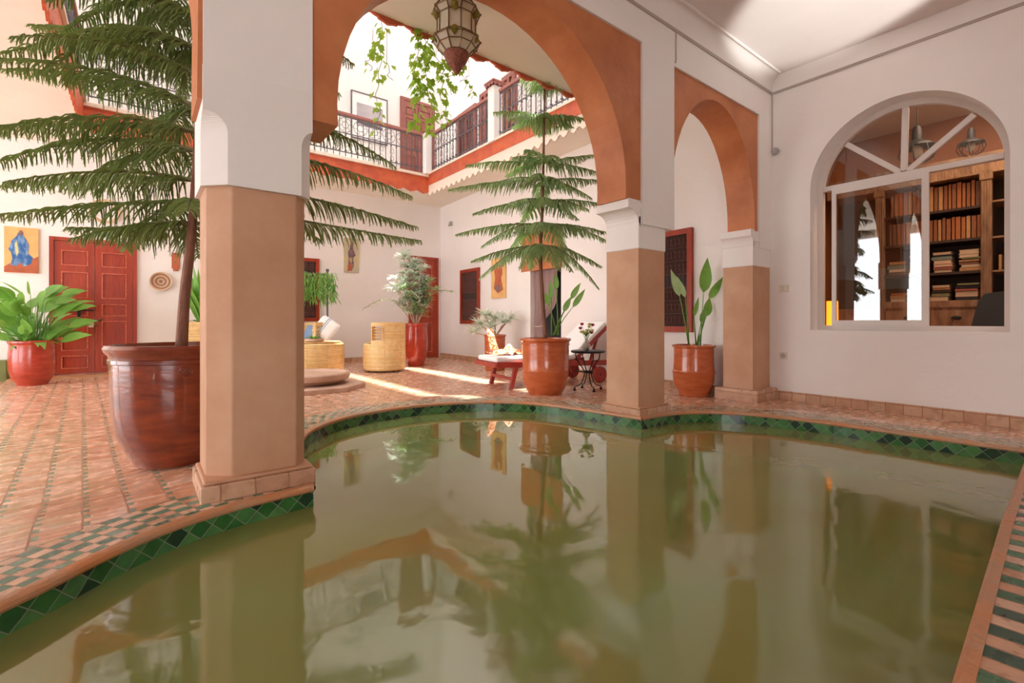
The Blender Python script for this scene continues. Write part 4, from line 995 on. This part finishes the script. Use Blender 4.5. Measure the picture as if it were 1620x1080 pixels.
# bird-of-paradise leaves growing in the same pot
def paddle(o, base, tip, L, W, mat='leaf', droop=.15, face=None, name='leaf'):
    base, tip = Vector(base), Vector(tip); d = (tip-base); dn_ = d.normalized()
    st = MB(); mid = base.lerp(tip, .5) + Vector((0, 0, .02)); st.tube([base, mid, tip], [.008, .006, .004], 6); s_ = st.build('leaf_stalk', mat, o, smooth=True)
    face = Vector(face) if face is not None else Vector((-SN, -CS, 0)); side = dn_.cross(face).normalized()
    lf = MB(); lf.leaf(tip - dn_*.02, dn_, side, L, W, droop, 8, .18, .9); lf.build(name, mat, s_, smooth=True)
b2 = at(876, 530, 5.62)
for x, y, L in ((872, 470, .22), (880, 455, .2), (893, 490, .2), (905, 470, .22), (868, 480, .16)):
    paddle(t2, b2 + Vector((R(-.05, .05), R(-.05, .05), 0)), at(x, y, 5.6), L, .07)
paddle(t2, b2, at(908, 483, 5.6), .26, .07, 'leaf', .0)
# small potted plants
def blades(o, c, n, L, W, spread, mat, droop, up=.9, nm='foliage', h0=0, seg=5):
    m = MB()
    for i in range(n):
        a = R(0, 2*PI); e = R(*spread); d = Vector((math.cos(a)*e, math.sin(a)*e, up)).normalized()
        m.leaf(Vector(c) + Vector((math.cos(a), math.sin(a), 0))*R(0, .05) + Vector((0, 0, h0)), d, (-math.sin(a), math.cos(a), 0), L*R(.7, 1.1), W*R(.8, 1.1), droop*R(.6, 1.4), seg, .2)
    return m.build(nm, mat, o, smooth=True)
# bird of paradise between the arches
C3 = at(1100, 629, 5.72); C3.z = -.09; C3.x -= .04
t3 = thing('potted_strelitzia', tuple(C3), 'sparse paddle leaved plant in a ringed terracotta pot under the narrow arch', 'potted plant')
pot(t3, C3, [(.155, 0), (.165, .01), (.165, .03), (.20, .09), (.232, .17), (.238, .27), (.246, .285), (.246, .30), (.236, .31), (.228, .42), (.226, .50), (.228, .57), (.246, .585), (.248, .605), (.235, .61), (.21, .61), (.205, .56), (.20, .5)], 'terra', .20, .54)
zc = 5.72; bb = at(1105, 548, zc)
for x, y, tx, ty, L, W in ((1113, 462, 1119, 408, .42, .15), (1122, 472, 1142, 440, .30, .10), (1117, 500, 1124, 462, .26, .11), (1109, 510, 1118, 480, .20, .08), (1098, 500, 1105, 470, .24, .06)):
    p = at(x, y, zc + R(-.1, .1)); t = at(tx, ty, zc + R(-.1, .1)); st = MB(); st.tube([bb + Vector((R(-.04, .04), R(-.04, .04), 0)), p], [.010, .005], 6); s_ = st.build('leaf_stalk', 'leaf', t3, smooth=True)
    d = t-p; side = d.cross(Vector((-SN, -CS, 0))).normalized(); lf = MB(); lf.leaf(p, d, side, L, W, .03, 8, .25, .9); lf.build('leaf', 'leaf', s_, smooth=True)
b4 = at(1090, 548, zc)
for x, y, tx, ty, L, W in ((1075, 468, 1062, 428, .34, .10), (1084, 470, 1072, 440, .28, .07)):
    p = at(x, y, zc); t = at(tx, ty, zc); st = MB(); st.tube([b4, p.lerp(b4, .5) + Vector((.01, 0, 0)), p], [.010, .008, .005], 6); s_ = st.build('leaf_stalk', 'leaf', t3, smooth=True)
    d = t-p; side = d.cross(Vector((-SN, -CS, 0))).normalized(); lf = MB(); lf.leaf(p, d, side, L, W, .03, 8, .25, .9); lf.build('leaf', 'olive', s_, smooth=True)
# peace lily by the double door
random.seed(11)
C4 = Vector((-1.19, 9.40, -.09))
t4 = thing('potted_peace_lily', tuple(C4), 'lush broad leaved lily in a round glossy red pot beside the red double door', 'potted plant')
pot(t4, C4, [(r*.80, z*1.04) for r, z in [(.20, 0), (.205, .02), (.27, .10), (.305, .20), (.312, .32), (.308, .44), (.296, .54), (.30, .555), (.315, .57), (.315, .59), (.30, .60), (.27, .60), (.265, .55)]], 'redpot', .215, .55)
for i in range(84):
    a = R(0, 2*PI); e = R(.05, .60); hh = R(.05, .80); b = C4 + Vector((math.cos(a), math.sin(a), 0))*R(0, .12) + Vector((0, 0, .55))
    tip = b + Vector((math.cos(a)*e*.55, math.sin(a)*e*.55, hh*.9)); st = MB(); st.tube([b, b.lerp(tip, .55) + Vector((0, 0, .05)), tip], [.007, .006, .004], 5); s_ = st.build('leaf_stalk', 'leaf', t4)
    d = Vector((math.cos(a)*.8, math.sin(a)*.8, .55 if e < .4 else .15)); m = MB(); fc = Vector((-SN + R(-.5, .5), -CS + R(-.5, .5), .5)); d = d + Vector((0, 0, .35)); m.leaf(tip, d, d.cross(fc), R(.24, .38), R(.11, .18), .35, 6, .15); m.build('leaf', 'leaf', s_, smooth=True)
blades(t4, C4 + Vector((0, 0, .55)), 26, .36, .12, (.3, 1.0), 'leaf', .8, .7, 'low_foliage')
# slender grey-green shrub in tall red pot
random.seed(9)
C5 = Vector((4.34, 8.66, -.09))
t5 = thing('potted_oleander', tuple(C5), 'spiky pale green shrub in a tall red glazed jar beside the empty straw chair', 'potted plant')
pot(t5, C5, [(.15, 0), (.16, .02), (.20, .15), (.23, .33), (.236, .50), (.225, .66), (.212, .77), (.215, .80), (.235, .82), (.235, .84), (.22, .85), (.20, .85), (.195, .80)], 'redpot', .195, .78)
def spiky(o, c, stems, mat, L, W, nper, tuft, step=.07):
    for (dx, dy, h), (k) in zip(stems, range(99)):
        c_ = Vector(c); top = c_ + Vector((dx, dy, h)); st = MB(); mid = c_.lerp(top, .5) + Vector((dx*.1, dy*.1, .05)); P = smooth3([c_, mid, top], 6); st.tube(P, [.014*(1-i/len(P))+.004 for i in range(len(P))], 6); s_ = st.build('stem', 'stone', o, smooth=True)
        lf = MB(); n = int((top-c_).length/step)
        for i in range(n):
            t = .30 + .70*(i+1)/n; p = P[min(len(P)-1, int(t*(len(P)-1)))] + Vector((R(-tuft, tuft), R(-tuft, tuft), R(-.05, .05)))
            for j in range(nper):
                a = R(0, 2*PI); d = Vector((math.cos(a), math.sin(a), R(-.1, .8))); lf.leaf(p, d, (-math.sin(a), math.cos(a), 0), L*R(.7, 1.2), W, .35, 3, .1)
        lf.build('foliage', mat, s_, smooth=True)
cr_ = Vector((CS, -SN, 0)); ca_ = Vector((SN, CS, 0))
stm = []
for sx, aw, h in ((-.10, .0, 1.35), (-.28, .05, 1.55), (.12, -.1, 1.15), (.02, .1, 1.30), (-.38, -.1, .95), (.35, .0, .80), (.22, .1, 1.0), (-.15, -.15, .8), (.1, .0, .7)):
    v = cr_*sx + ca_*aw; stm.append((v.x, v.y, h))
spiky(t5, C5 + Vector((0, 0, .78)), stm[:5], 'silver', .19, .03, 24, .13, .05)
spiky(t5, C5 + Vector((0, 0, .78)), stm[5:], 'olive', .17, .026, 18, .13, .06)
for sx, h, nn in ((-1.05, .50, 9), (.75, .62, 9)):   # long straggling side shoots
    v = cr_*sx; st = MB(); P = smooth3([C5+Vector((0, 0, .8)), C5+Vector((v.x*.5, v.y*.5, .8+h*1.05)), C5+Vector((v.x, v.y, .8+h*(.7 if sx < 0 else 1.1)))], 8); st.tube(P, .005, 5); s_ = st.build('stem', 'twig', t5, smooth=True); lf = MB()
    for i in range(8, len(P)):
        if i % 2 and sx < 0: continue
        for j in range(6):
            a = R(0, 2*PI); lf.leaf(P[i], (math.cos(a), math.sin(a), R(-.5, .5)), (-math.sin(a), math.cos(a), 0), .12, .014, .3, 3)
    lf.build('foliage', 'olive', s_, smooth=True)
# yucca-like plant behind the lounger
C6 = Vector((5.10, 7.02, -.09))
t6 = thing('potted_frangipani', tuple(C6), 'pale rosette plant in a cylindrical red pot behind the foot of the lounger', 'potted plant')
pot(t6, C6, [(.17, 0), (.18, .02), (.185, .30), (.19, .60), (.205, .62), (.205, .645), (.19, .65), (.17, .65), (.165, .6)], 'terra', .165, .59)
for i, (sx, aw, h) in enumerate(((-.38, 0, .08), (-.18, .0, .40), (.0, .1, .34), (.16, .0, .26), (-.08, -.1, .18), (.26, .05, .34), (-.26, .1, .22))):
    v = cr_*sx + ca_*aw; b = C6 + Vector((0, 0, .6)); tp = b + Vector((v.x, v.y, h)); st = MB(); st.tube([b, b.lerp(tp, .6), tp], [.016, .014, .012], 6); s_ = st.build('stem', 'stone', t6); lf = MB()
    for j in range(46):
        a = R(0, 2*PI); lf.leaf(tp, (math.cos(a), math.sin(a), R(-.2, 1.1)), (-math.sin(a), math.cos(a), 0), R(.20, .32), .045, .3, 4, .2)
    lf.build('leaf_rosette', 'silver', s_, smooth=True)
# woven planter behind the big pillar
C7 = Vector((.86, 9.66, -.09))
t7 = thing('straw_planter', tuple(C7), 'tall straw planter with bright upright leaves, seen between pine trunk and pillar', 'planter')
m = MB(); m.lathe([(.24, 0), (.25, .02), (.27, .84), (.28, .86), (.28, .88), (.25, .88), (.245, .80)], C7, 28); m.build('woven_pot', 'straw', t7, smooth=SM)
blades(t7, C7 + Vector((0, 0, .82)), 30, .95, .17, (.05, .45), 'leaf', .12, 1.0, 'upright_leaves', seg=7)
blades(t7, C7 + Vector((.0, 0, .82)), 40, .30, .10, (.5, 1.4), 'leaf', .8, .6, 'trailing_leaves')
# weeping plant on a pole behind the cushioned chair
C8 = Vector((2.80, 10.16, -.09))
t8 = thing('weeping_planter', tuple(C8), 'weeping green plant on a dark metal stand behind the cushioned straw chair', 'potted plant')
m = MB(); m.lathe([(.14, 0), (.18, .30), (.19, .32), (.17, .32)], C8, 20); m.build('pot', 'redpot', t8, smooth=SM)
pl = at(518, 430, 9.55)
m = MB(); m.tube([(pl.x, pl.y, -.09), (pl.x, pl.y, 1.80)], .018, 8); m.tube([(pl.x-.7, pl.y+.02, 1.74), (pl.x, pl.y, 1.74)], .014, 6); m.lathe([(.03, 0), (.03, .05)], (pl.x, pl.y, 1.80), 8); m.build('stand', 'railiron', t8)
m = MB()
for i in range(150):
    s_ = R(-.78, .12); p = Vector((pl.x+s_, pl.y-R(.0, .22), 1.72+R(-.06, .06))); d = Vector((R(-.3, .3), R(-.5, .1), R(-.6, .3)))
    q = p; 
    for k in range(5):
        m.leaf(q, d + Vector((R(-.5, .5), R(-.3, .3), -.3)), (1, R(-.5, .5), 0), .14, .022, .8, 3); q = q + Vector((R(-.03, .03), R(-.02, .02), -R(.06, .15)))
m.build('drooping_foliage', 'leaf', t8, smooth=True)
# ---------------------------------------------------------------- straw furniture
def rring(m, c, r, z0, z1, a0=0, a1=2*PI, n=36, rt=None):
    pass
def straw_chair(c, face, label, group):
    """low round coiled-straw tub chair: drum seat with a curved open back"""
    o = thing('straw_chair', tuple(c), label, 'chair', group); r = .365
    m = MB(); m.lathe([(r-.02, .03), (r, .05), (r+.005, .25), (r, .47), (r-.02, .495), (.001, .50)], c, 40); m.build('seat_drum', 'straw', o, smooth=SM)
    m = MB(); m.lathe([(.001, .501), (r*.75, .503), (r*.8, .512), (r*.70, .522), (.001, .525)], c, 32); m.build('seat_pad', 'strawt', o, smooth=SM)
    # back: a bent slab with a window cut through it
    n = 26; a0, a1 = face - math.radians(82), face + math.radians(82); w = MB()
    def top(a): t = abs((a-face)/math.radians(82)); return .80 if t < .62 else .80 - .02*(t-.62)/.38
    def bend(a, b, d): ang = face + a/r; rr = r + .002 - d; return (c[0] + rr*math.cos(ang), c[1] + rr*math.sin(ang), c[2] + b)
    W = math.radians(112)*r; nn = 36
    bot = [(-W + 2*W*i/nn, .46) for i in range(nn+1)]; tp = [(W - 2*W*i/nn, .87) for i in range(nn+1)]
    hole = []
    for h in (-1, 1):
        pass
    hw = .11; hc = math.radians(92)*r; HS = [[(s_*hc - hw + hw*2*i/8, .56) for i in range(9)] + [(s_*hc + hw - 2*hw*i/8, .80) for i in range(9)] for s_ in (-1, 1)]
    w.plate(bot + tp, HS, 0, .10, bend); w.build('backrest', 'straw', o)
    for zz in (.61, .66, .71, .76):
        for q in (-1, 1): s_ = MB(); s_.tube([bend(q*hc - hw - .01 + (2*hw+.02)*i/6, zz, .05) for i in range(7)], .011, 6); s_.build('back_rung', 'strawt', o, smooth=True)
    for k in range(4):
        t = face + PI/4 + k*PI/2; m = MB(); m.lathe([(.022, 0), (.022, .035)], (c[0] + (r-.06)*math.cos(t), c[1] + (r-.06)*math.sin(t), c[2]), 8); m.build('foot', 'dkwood', o)
    return o
CHR = Vector((3.44, 8.10, -.09))
straw_chair(CHR, CA(0), 'empty straw tub chair beside the tall red jar', 'straw tub chairs')
CH2 = Vector((2.46, 9.52, -.09))
straw_chair(CH2, CA(75), 'straw tub chair holding blue and white cushions behind the straw table', 'straw tub chairs')
def cushion(c, ax, ay, w, h, t, mat, label, stripe=None):
    o = thing('cushion', tuple(c), label, 'cushion', None); n = 10; az = Vector(ax).cross(Vector(ay)).normalized(); ax = Vector(ax).normalized(); ay = Vector(ay).normalized()
    m = MB()
    for s_ in (1, -1):
        vs = []
        for i in range(n+1):
            for j in range(n+1):
                u, v = 2*i/n-1, 2*j/n-1; k = max(0, (1-u**4)*(1-v**4))**.5; pin = 1-.06*(u*u*v*v)
                vs.append(Vector(c) + ax*u*w/2*pin + ay*v*h/2*pin + az*s_*t/2*k)
        m.add(vs, [(i*(n+1)+j, i*(n+1)+j+1, (i+1)*(n+1)+j+1, (i+1)*(n+1)+j) for i in range(n) for j in range(n)])
    m.build('cushion_cover', mat, o, smooth=True)
    if stripe:
        q = MB()
        for u0, u1 in stripe:
            for s_ in (1, -1):
                vs = []
                for u in (u0, (u0+u1)/2, u1):
                    for j in range(n+1):
                        v = 2*j/n-1; k = max(0, (1-u**4)*(1-v**4))**.5; vs.append(Vector(c) + ax*u*w/2*(1-.06*u*u*v*v) + ay*v*h/2*(1-.06*u*u*v*v) + az*s_*(t/2*k+.002))
                q.add(vs, [(i*(n+1)+j, i*(n+1)+j+1, (i+1)*(n+1)+j+1, (i+1)*(n+1)+j) for i in range(2) for j in range(n)])
        q.build('woven_stripe', 'blue' if mat == 'white' else 'white', o, smooth=True)
kc = at(516, 519, 9.0)
ax = (cr_*.80 + Vector((0, 0, -.55))); ay = (cr_*.45 + Vector((0, 0, .75)) + ca_*.35)
cushion(kc, ax, ay, .40, .40, .13, 'white', 'white cushion with blue stripes propped on the straw chair', [(-.30, -.22), (-.12, -.06)])
kc = at(497, 527, 9.05); cushion(kc, (cr_ + Vector((0, 0, -.1))), (Vector((0, 0, .8)) + ca_*.4 + cr_*.2), .38, .34, .12, 'blue', 'plain denim blue cushion leaning beside the striped cushion')
# straw table and dish
CT = Vector((2.30, 8.48, -.09))
tb = thing('straw_table', tuple(CT), 'low round straw drum table behind the stone fountain', 'table')
m = MB(); m.lathe([(.50, .02), (.52, .05), (.53, .28), (.52, .50), (.50, .525), (.001, .53)], CT, 44); m.build('drum', 'straw', tb, smooth=SM)
m = MB(); m.lathe([(.47, .530), (.48, .545), (.001, .55)], CT, 40); m.build('table_top', 'strawt', tb, smooth=SM)
dh = at(497, 541, 7.9); dh.z = CT.z + .552
ds = thing('table_planter', tuple(dh), 'shallow brown dish of small green plants on the straw table', 'dish')
m = MB(); m.lathe([(.13, 0), (.15, .01), (.155, .05), (.145, .05), (.14, .02)], dh, 24); m.build('dish', 'stone', ds, smooth=SM)
blades(ds, dh + Vector((0, 0, .03)), 40, .11, .03, (.2, 1.1), 'leaf', .4, .9, 'small_plants')
# ---------------------------------------------------------------- stone fountain
CF = Vector((1.78, 6.62, -.09))
ft = thing('stone_fountain', tuple(CF), 'pinkish stone fountain with round bowl on an octagonal step, half hidden by the big pillar', 'fountain')
m = MB(); m.lathe([(.70, 0), (.70, .055), (.685, .065), (.001, .066)], CF, 8, PI/8); m.build('octagonal_step', 'stone', ft, bevel=.006)
m = MB(); m.lathe([(.34, .066), (.36, .08), (.42, .10), (.485, .13), (.50, .16), (.50, .20), (.485, .215), (.45, .215), (.40, .17), (.001, .13)], CF, 44); m.build('bowl', 'stone', ft, smooth=SM)
m = MB(); m.lathe([(.42, .185), (.001, .186)], CF, 40, close=False); m.build('water', 'stone', ft)
# ---------------------------------------------------------------- lounger
LO = Vector((3.80, 5.22, -.09)); la = Vector((.985, -.17, 0)); lb = Vector((.17, .985, 0)); Zu = Vector((0, 0, 1))
lg = thing('sun_lounger', tuple(LO), 'red wooden sun lounger with white cushion and raised back, passing behind the tiered pine pot', 'sun lounger')
def LP(a, b, z): return LO + la*a + lb*b + Zu*z
def bar(p, q, w, h):
    p, q = Vector(p), Vector(q); d = q-p; s_ = d.cross(Zu); s_ = s_.normalized() if s_.length > 1e-5 else lb; u = s_.cross(d).normalized(); return MB().obox((p+q)/2, d/2, s_*w/2, u*h/2)
for s_ in (-.31, .31): bar(LP(-.14, s_, .325), LP(1.72, s_, .285), .03, .075).build('side_rail', 'loungewood', lg, bevel=.006)
bar(LP(-.13, -.32, .318), LP(-.13, .32, .318), .07, .05).build('foot_rail', 'loungewood', lg, bevel=.008)
for s_ in (-.30, .30):
    bar(LP(.16, s_, .31), LP(.08, s_, 0), .045, .06).build('leg', 'loungewood', lg, bevel=.006)
    bar(LP(1.42, s_, .29), LP(1.50, s_, .10), .045, .06).build('leg', 'loungewood', lg, bevel=.006)
    m = MB(); m.lathe([(.03, -.02), (.11, -.02), (.12, -.012), (.12, .012), (.11, .02), (.03, .02)], (0, 0, 0), 24); m.v = [LP(1.52 + p.x, s_*1.12 + p.z, .12 + p.y) for p in m.v]; m.build('wheel', 'loungewood', lg, smooth=SM)
bar(LP(.10, -.29, .13), LP(.10, .29, .13), .03, .04).build('stretcher', 'loungewood', lg)
bar(LP(1.52, -.36, .12), LP(1.52, .36, .12), .02, .02).build('axle', 'iron', lg)
m = MB()
for i in range(14):
    a = .0 + i*.085; m.obox(LP(a, 0, .335), la*.032, lb*.29, Zu*.009)
m.build('seat_slats', 'loungewood', lg)
m = MB(); m.obox(LP(.50, 0, .385), la*.63, lb*.30, Zu*.035); m.build('seat_cushion', 'white', lg, bevel=.025)
bd = (la*.72 + Zu*.58).normalized(); bu = Zu*.75 - la*.55; bu = (bu - bd*bu.dot(bd)).normalized()
m = MB(); pc = LP(1.13, 0, .35); 
for s_ in (-.28, .28): m.obox(pc + bd*.36 + lb*s_, bd*.38, lb*.02, bu*.025)
for i in range(7): m.obox(pc + bd*(.06+i*.10), bd*.035, lb*.28, bu*.01)
m.build('back_frame', 'loungewood', lg, bevel=.005)
m = MB(); m.obox(pc + bd*.36 + bu*.06, bd*.39, lb*.30, bu*.035); m.build('back_cushion', 'white', lg, bevel=.025)
bar(LP(1.45, -.2, .30), pc + bd*.62 - lb*.2, .03, .03).build('back_prop', 'loungewood', lg)
# shawl on the foot of the lounger
sh = thing('shawl', tuple(LP(.22, .12, .42)), 'orange and white patterned shawl crumpled on the foot of the lounger', 'shawl')
m = MB(); n = 22; vs = []
random.seed(3); ph = [R(0, 6) for _ in range(6)]
for i in range(n+1):
    for j in range(n+1):
        a, b = i/n-.5, j/n-.5; rr = math.hypot(a, b)*2
        z = max(.003, .12*(1-rr**1.5))*(.6 + .5*math.sin(7*a+ph[0])*math.sin(8*b+ph[1])) + .018*math.sin(17*a+ph[2]+4*b) + .014*math.sin(19*b+ph[3]) + .028
        vs.append(LP(.24 + a*.46*(1-.15*math.sin(9*b)), .10 + b*.36*(1-.2*math.sin(8*a)), .415 + max(.008, z)))
m.add(vs, [(i*(n+1)+j, i*(n+1)+j+1, (i+1)*(n+1)+j+1, (i+1)*(n+1)+j) for i in range(n) for j in range(n)]); m.build('cloth', 'shawl', sh, smooth=True)
m = MB(); vs = []
for i in range(13):
    t = i/12; p = LP(.16-.05*t, .33+.10*t, .47 + .30*t + .05*math.sin(3*t))
    for j in range(5): vs.append(p + la*(j-2)*.035*(1-.4*t) + lb*.03*math.sin(j*1.7+3*t))
m.add(vs, [(i*5+j, i*5+j+1, (i+1)*5+j+1, (i+1)*5+j) for i in range(12) for j in range(4)]); m.build('raised_fold', 'shawl', sh, smooth=True)
# ---------------------------------------------------------------- side table with vase
TB = at(930, 606, 6.15); TB.z = -.09
st = thing('side_table', tuple(TB), 'small round black iron table beside the raised back of the lounger', 'table')
m = MB(); m.lathe([(.001, .485), (.21, .485), (.22, .493), (.22, .508), (.21, .514), (.001, .514)], TB, 36); m.build('table_top', 'iron', st, smooth=SM)
for k in range(4):
    t = CA(15) + k*PI/2; d = Vector((math.cos(t), math.sin(t), 0)); m = MB()
    m.tube(smooth3([TB + d*.17 + Zu*.485, TB + d*.155 + Zu*.40, TB + d*.07 + Zu*.28, TB + d*.05 + Zu*.20, TB + d*.10 + Zu*.08, TB + d*.17 + Zu*.05, TB + d*.185 + Zu*.02], 4), .007, 6)
    m.lathe([(.018, 0), (.016, .02), (.006, .045)], TB + d*.185, 8); m.tube([TB + d*.17 + Zu*.40, TB + d*.10 + Zu*.37, TB + d*.155 + Zu*.35], .004, 5); m.build('leg', 'iron', st, smooth=True)
m = MB(); m.tube([TB + Vector((.065*math.cos(2*PI*k/16), .065*math.sin(2*PI*k/16), .24)) for k in range(17)], .006, 5); m.build('leg_ring', 'iron', st)
VS = TB + Vector((0, 0, .514)) - cr_*.02
vz = thing('flower_vase', tuple(VS), 'small speckled vase of red and cream flowers on the black side table', 'vase')
m = MB(); m.lathe([(.025, 0), (.045, .02), (.052, .05), (.045, .085), (.02, .11), (.018, .14), (.022, .15), (.015, .148)], VS, 24); m.build('vase_body', 'vase', vz, smooth=True)
m = MB(); fl_, fp = MB(), MB(); random.seed(2)
for i in range(12):
    a = R(0, 2*PI); p = VS + Vector((math.cos(a)*R(.02, .10), math.sin(a)*R(.02, .10), R(.22, .34))); m.tube([VS + Zu*.13, p], .002, 4)
    (fl_ if i % 3 == 0 else fp).lathe([(.001, -.02), (.022, -.008), (.026, .008), (.012, .018), (.001, .02)], p, 7)
    m.leaf(VS + Zu*.17, p - VS - Zu*.12, (math.sin(a), -math.cos(a), 0), .12, .03, .5, 4)
m.build('stems', 'leaf', vz); fl_.build('red_flowers', 'flower', vz, smooth=True); fp.build('cream_flowers', 'flowerp', vz, smooth=True)
# ---------------------------------------------------------------- hanging ivy
random.seed(14)
def ivy(x, y0, y1, Z, label, side=0.0, size=.075, dens=.045):
    top = at(x, y0, Z); bot = at(x + side, y1, Z); o = thing('ivy_strand', tuple(top), label, 'ivy', 'ivy strands trailing over the edge above the big arch')
    n = 9; P = [top.lerp(bot, i/n) + (cr_*R(-.035, .035) + ca_*R(-.03, .03)) for i in range(n+1)]; P[0] = top; P = smooth3(P, 3)
    m = MB(); m.tube([Vector((top.x, top.y, GZ0+.02))] + P if top.z < GZ0 else P, .003, 4); v = m.build('vine', 'twig', o, smooth=True)
    L = (top-bot).length; lf = MB()
    shp = [(0, 0), (.30, -.22), (.52, .02), (.34, .22), (.44, .55), (.17, .52), (0, 1.0), (-.17, .52), (-.44, .55), (-.34, .22), (-.52, .02), (-.30, -.22)]
    for i in range(int(L/dens)):
        t = R(0, 1); p = P[min(len(P)-1, int(t*(len(P)-1)))]; a = R(0, 2*PI); s_ = size*R(.6, 1.2)
        rad = Vector((math.cos(a), math.sin(a), 0)); nrm = (rad*.8 + Zu*.35 - ca_*.7).normalized(); dn_ = (-Zu + rad*R(.2, .6)); dn_ = (dn_ - nrm*dn_.dot(nrm)).normalized(); sx = dn_.cross(nrm)
        c = p + rad*R(.02, .06); b = len(lf.v)
        lf.v += [c + sx*u*s_ + dn_*w*s_ + nrm*(-.10*s_*abs(u)*2) for u, w in shp] + [c + dn_*.3*s_]
        for k in range(12): lf.f.append((b+k, b+(k+1) % 12, b+12)); lf.uv.append(None)
    lf.build('foliage', 'ivy', v)
ZI = 4.62
ivy(603, 32, 215, ZI, 'long ivy strand hanging by the framed photograph, down to the balcony rail', -6, .08, .035)
ivy(590, 60, 110, ZI, 'short ivy tuft hanging just inside the curve of the big arch', -8, .07, .03)
ivy(612, 95, 125, ZI, 'tiny ivy side shoot beside the framed photograph strand', 8, .06, .05)
ivy(658, 50, 205, ZI, 'thick ivy strand in front of the upstairs plum door, first of the bunch', 2, .08, .018)
ivy(668, 55, 150, ZI+.05, 'leafy ivy strand inside the bunch before the upstairs door', 3, .08, .02)
ivy(676, 60, 212, ZI, 'thick ivy strand reaching lowest in front of the upstairs plum door', 8, .085, .022)
ivy(690, 88, 130, ZI, 'ivy strand curling below the lantern on its door side', 12, .07, .025)
ivy(700, 95, 205, ZI+.05, 'ivy strand below the lantern reaching the balcony railing', 4, .07, .03)
ivy(712, 100, 150, ZI, 'short ivy strand directly under the lantern point', 6, .07, .03)
ivy(735, 85, 128, ZI, 'ivy strand hanging just past the lantern beside the white post', -4, .075, .025)
ivy(742, 120, 158, ZI, 'last thin ivy strand beyond the lantern, above the railing', 6, .06, .035)
# ---------------------------------------------------------------- light
sc = bpy.context.scene
w = bpy.data.worlds.new('sky'); sc.world = w; w.use_nodes = True; bg = w.node_tree.nodes['Background']
bg.inputs[0].default_value = (.97, .98, 1.0, 1); bg.inputs[1].default_value = 4.9
def lamp(name, typ, loc, energy, color, rot=None, **kw):
    d = bpy.data.lights.new(name, typ); d.energy = energy; d.color = color
    for k, v in kw.items(): setattr(d, k, v)
    o = bpy.data.objects.new(name, d); COL.objects.link(o); o.location = loc
    if rot is not None: o.rotation_euler = Vector(rot).to_track_quat('-Z', 'Y').to_euler()
    return o
lamp('sun', 'SUN', (0, 0, 12), 12, (1, .97, .93), (.08, -.04, -1), angle=.02)
lamp('added_library_light', 'AREA', (6.75, .7, 3.38), 32, (1, .66, .42), (0, 0, -1), size=1.0)  # added area light under the ceiling, brightens the library
lamp('ceiling_patch_spot', 'SPOT', (3.3, -.9, 1.3), 560, (1, .97, .93), (1.35, 2.15, 2.3), spot_size=math.radians(27), spot_blend=.35, shadow_soft_size=.05)  # added spot that makes the bright ceiling patch and lifts the room
sc.view_settings.view_transform = 'Standard'; sc.view_settings.look = 'None'; sc.view_settings.gamma = 1
sc.view_settings.use_curve_mapping = False; sc.view_settings.exposure = 0.5
sc.cycles.max_bounces = 10; sc.cycles.diffuse_bounces = 7; sc.cycles.transparent_max_bounces = 12
sc.cycles.use_denoising = True
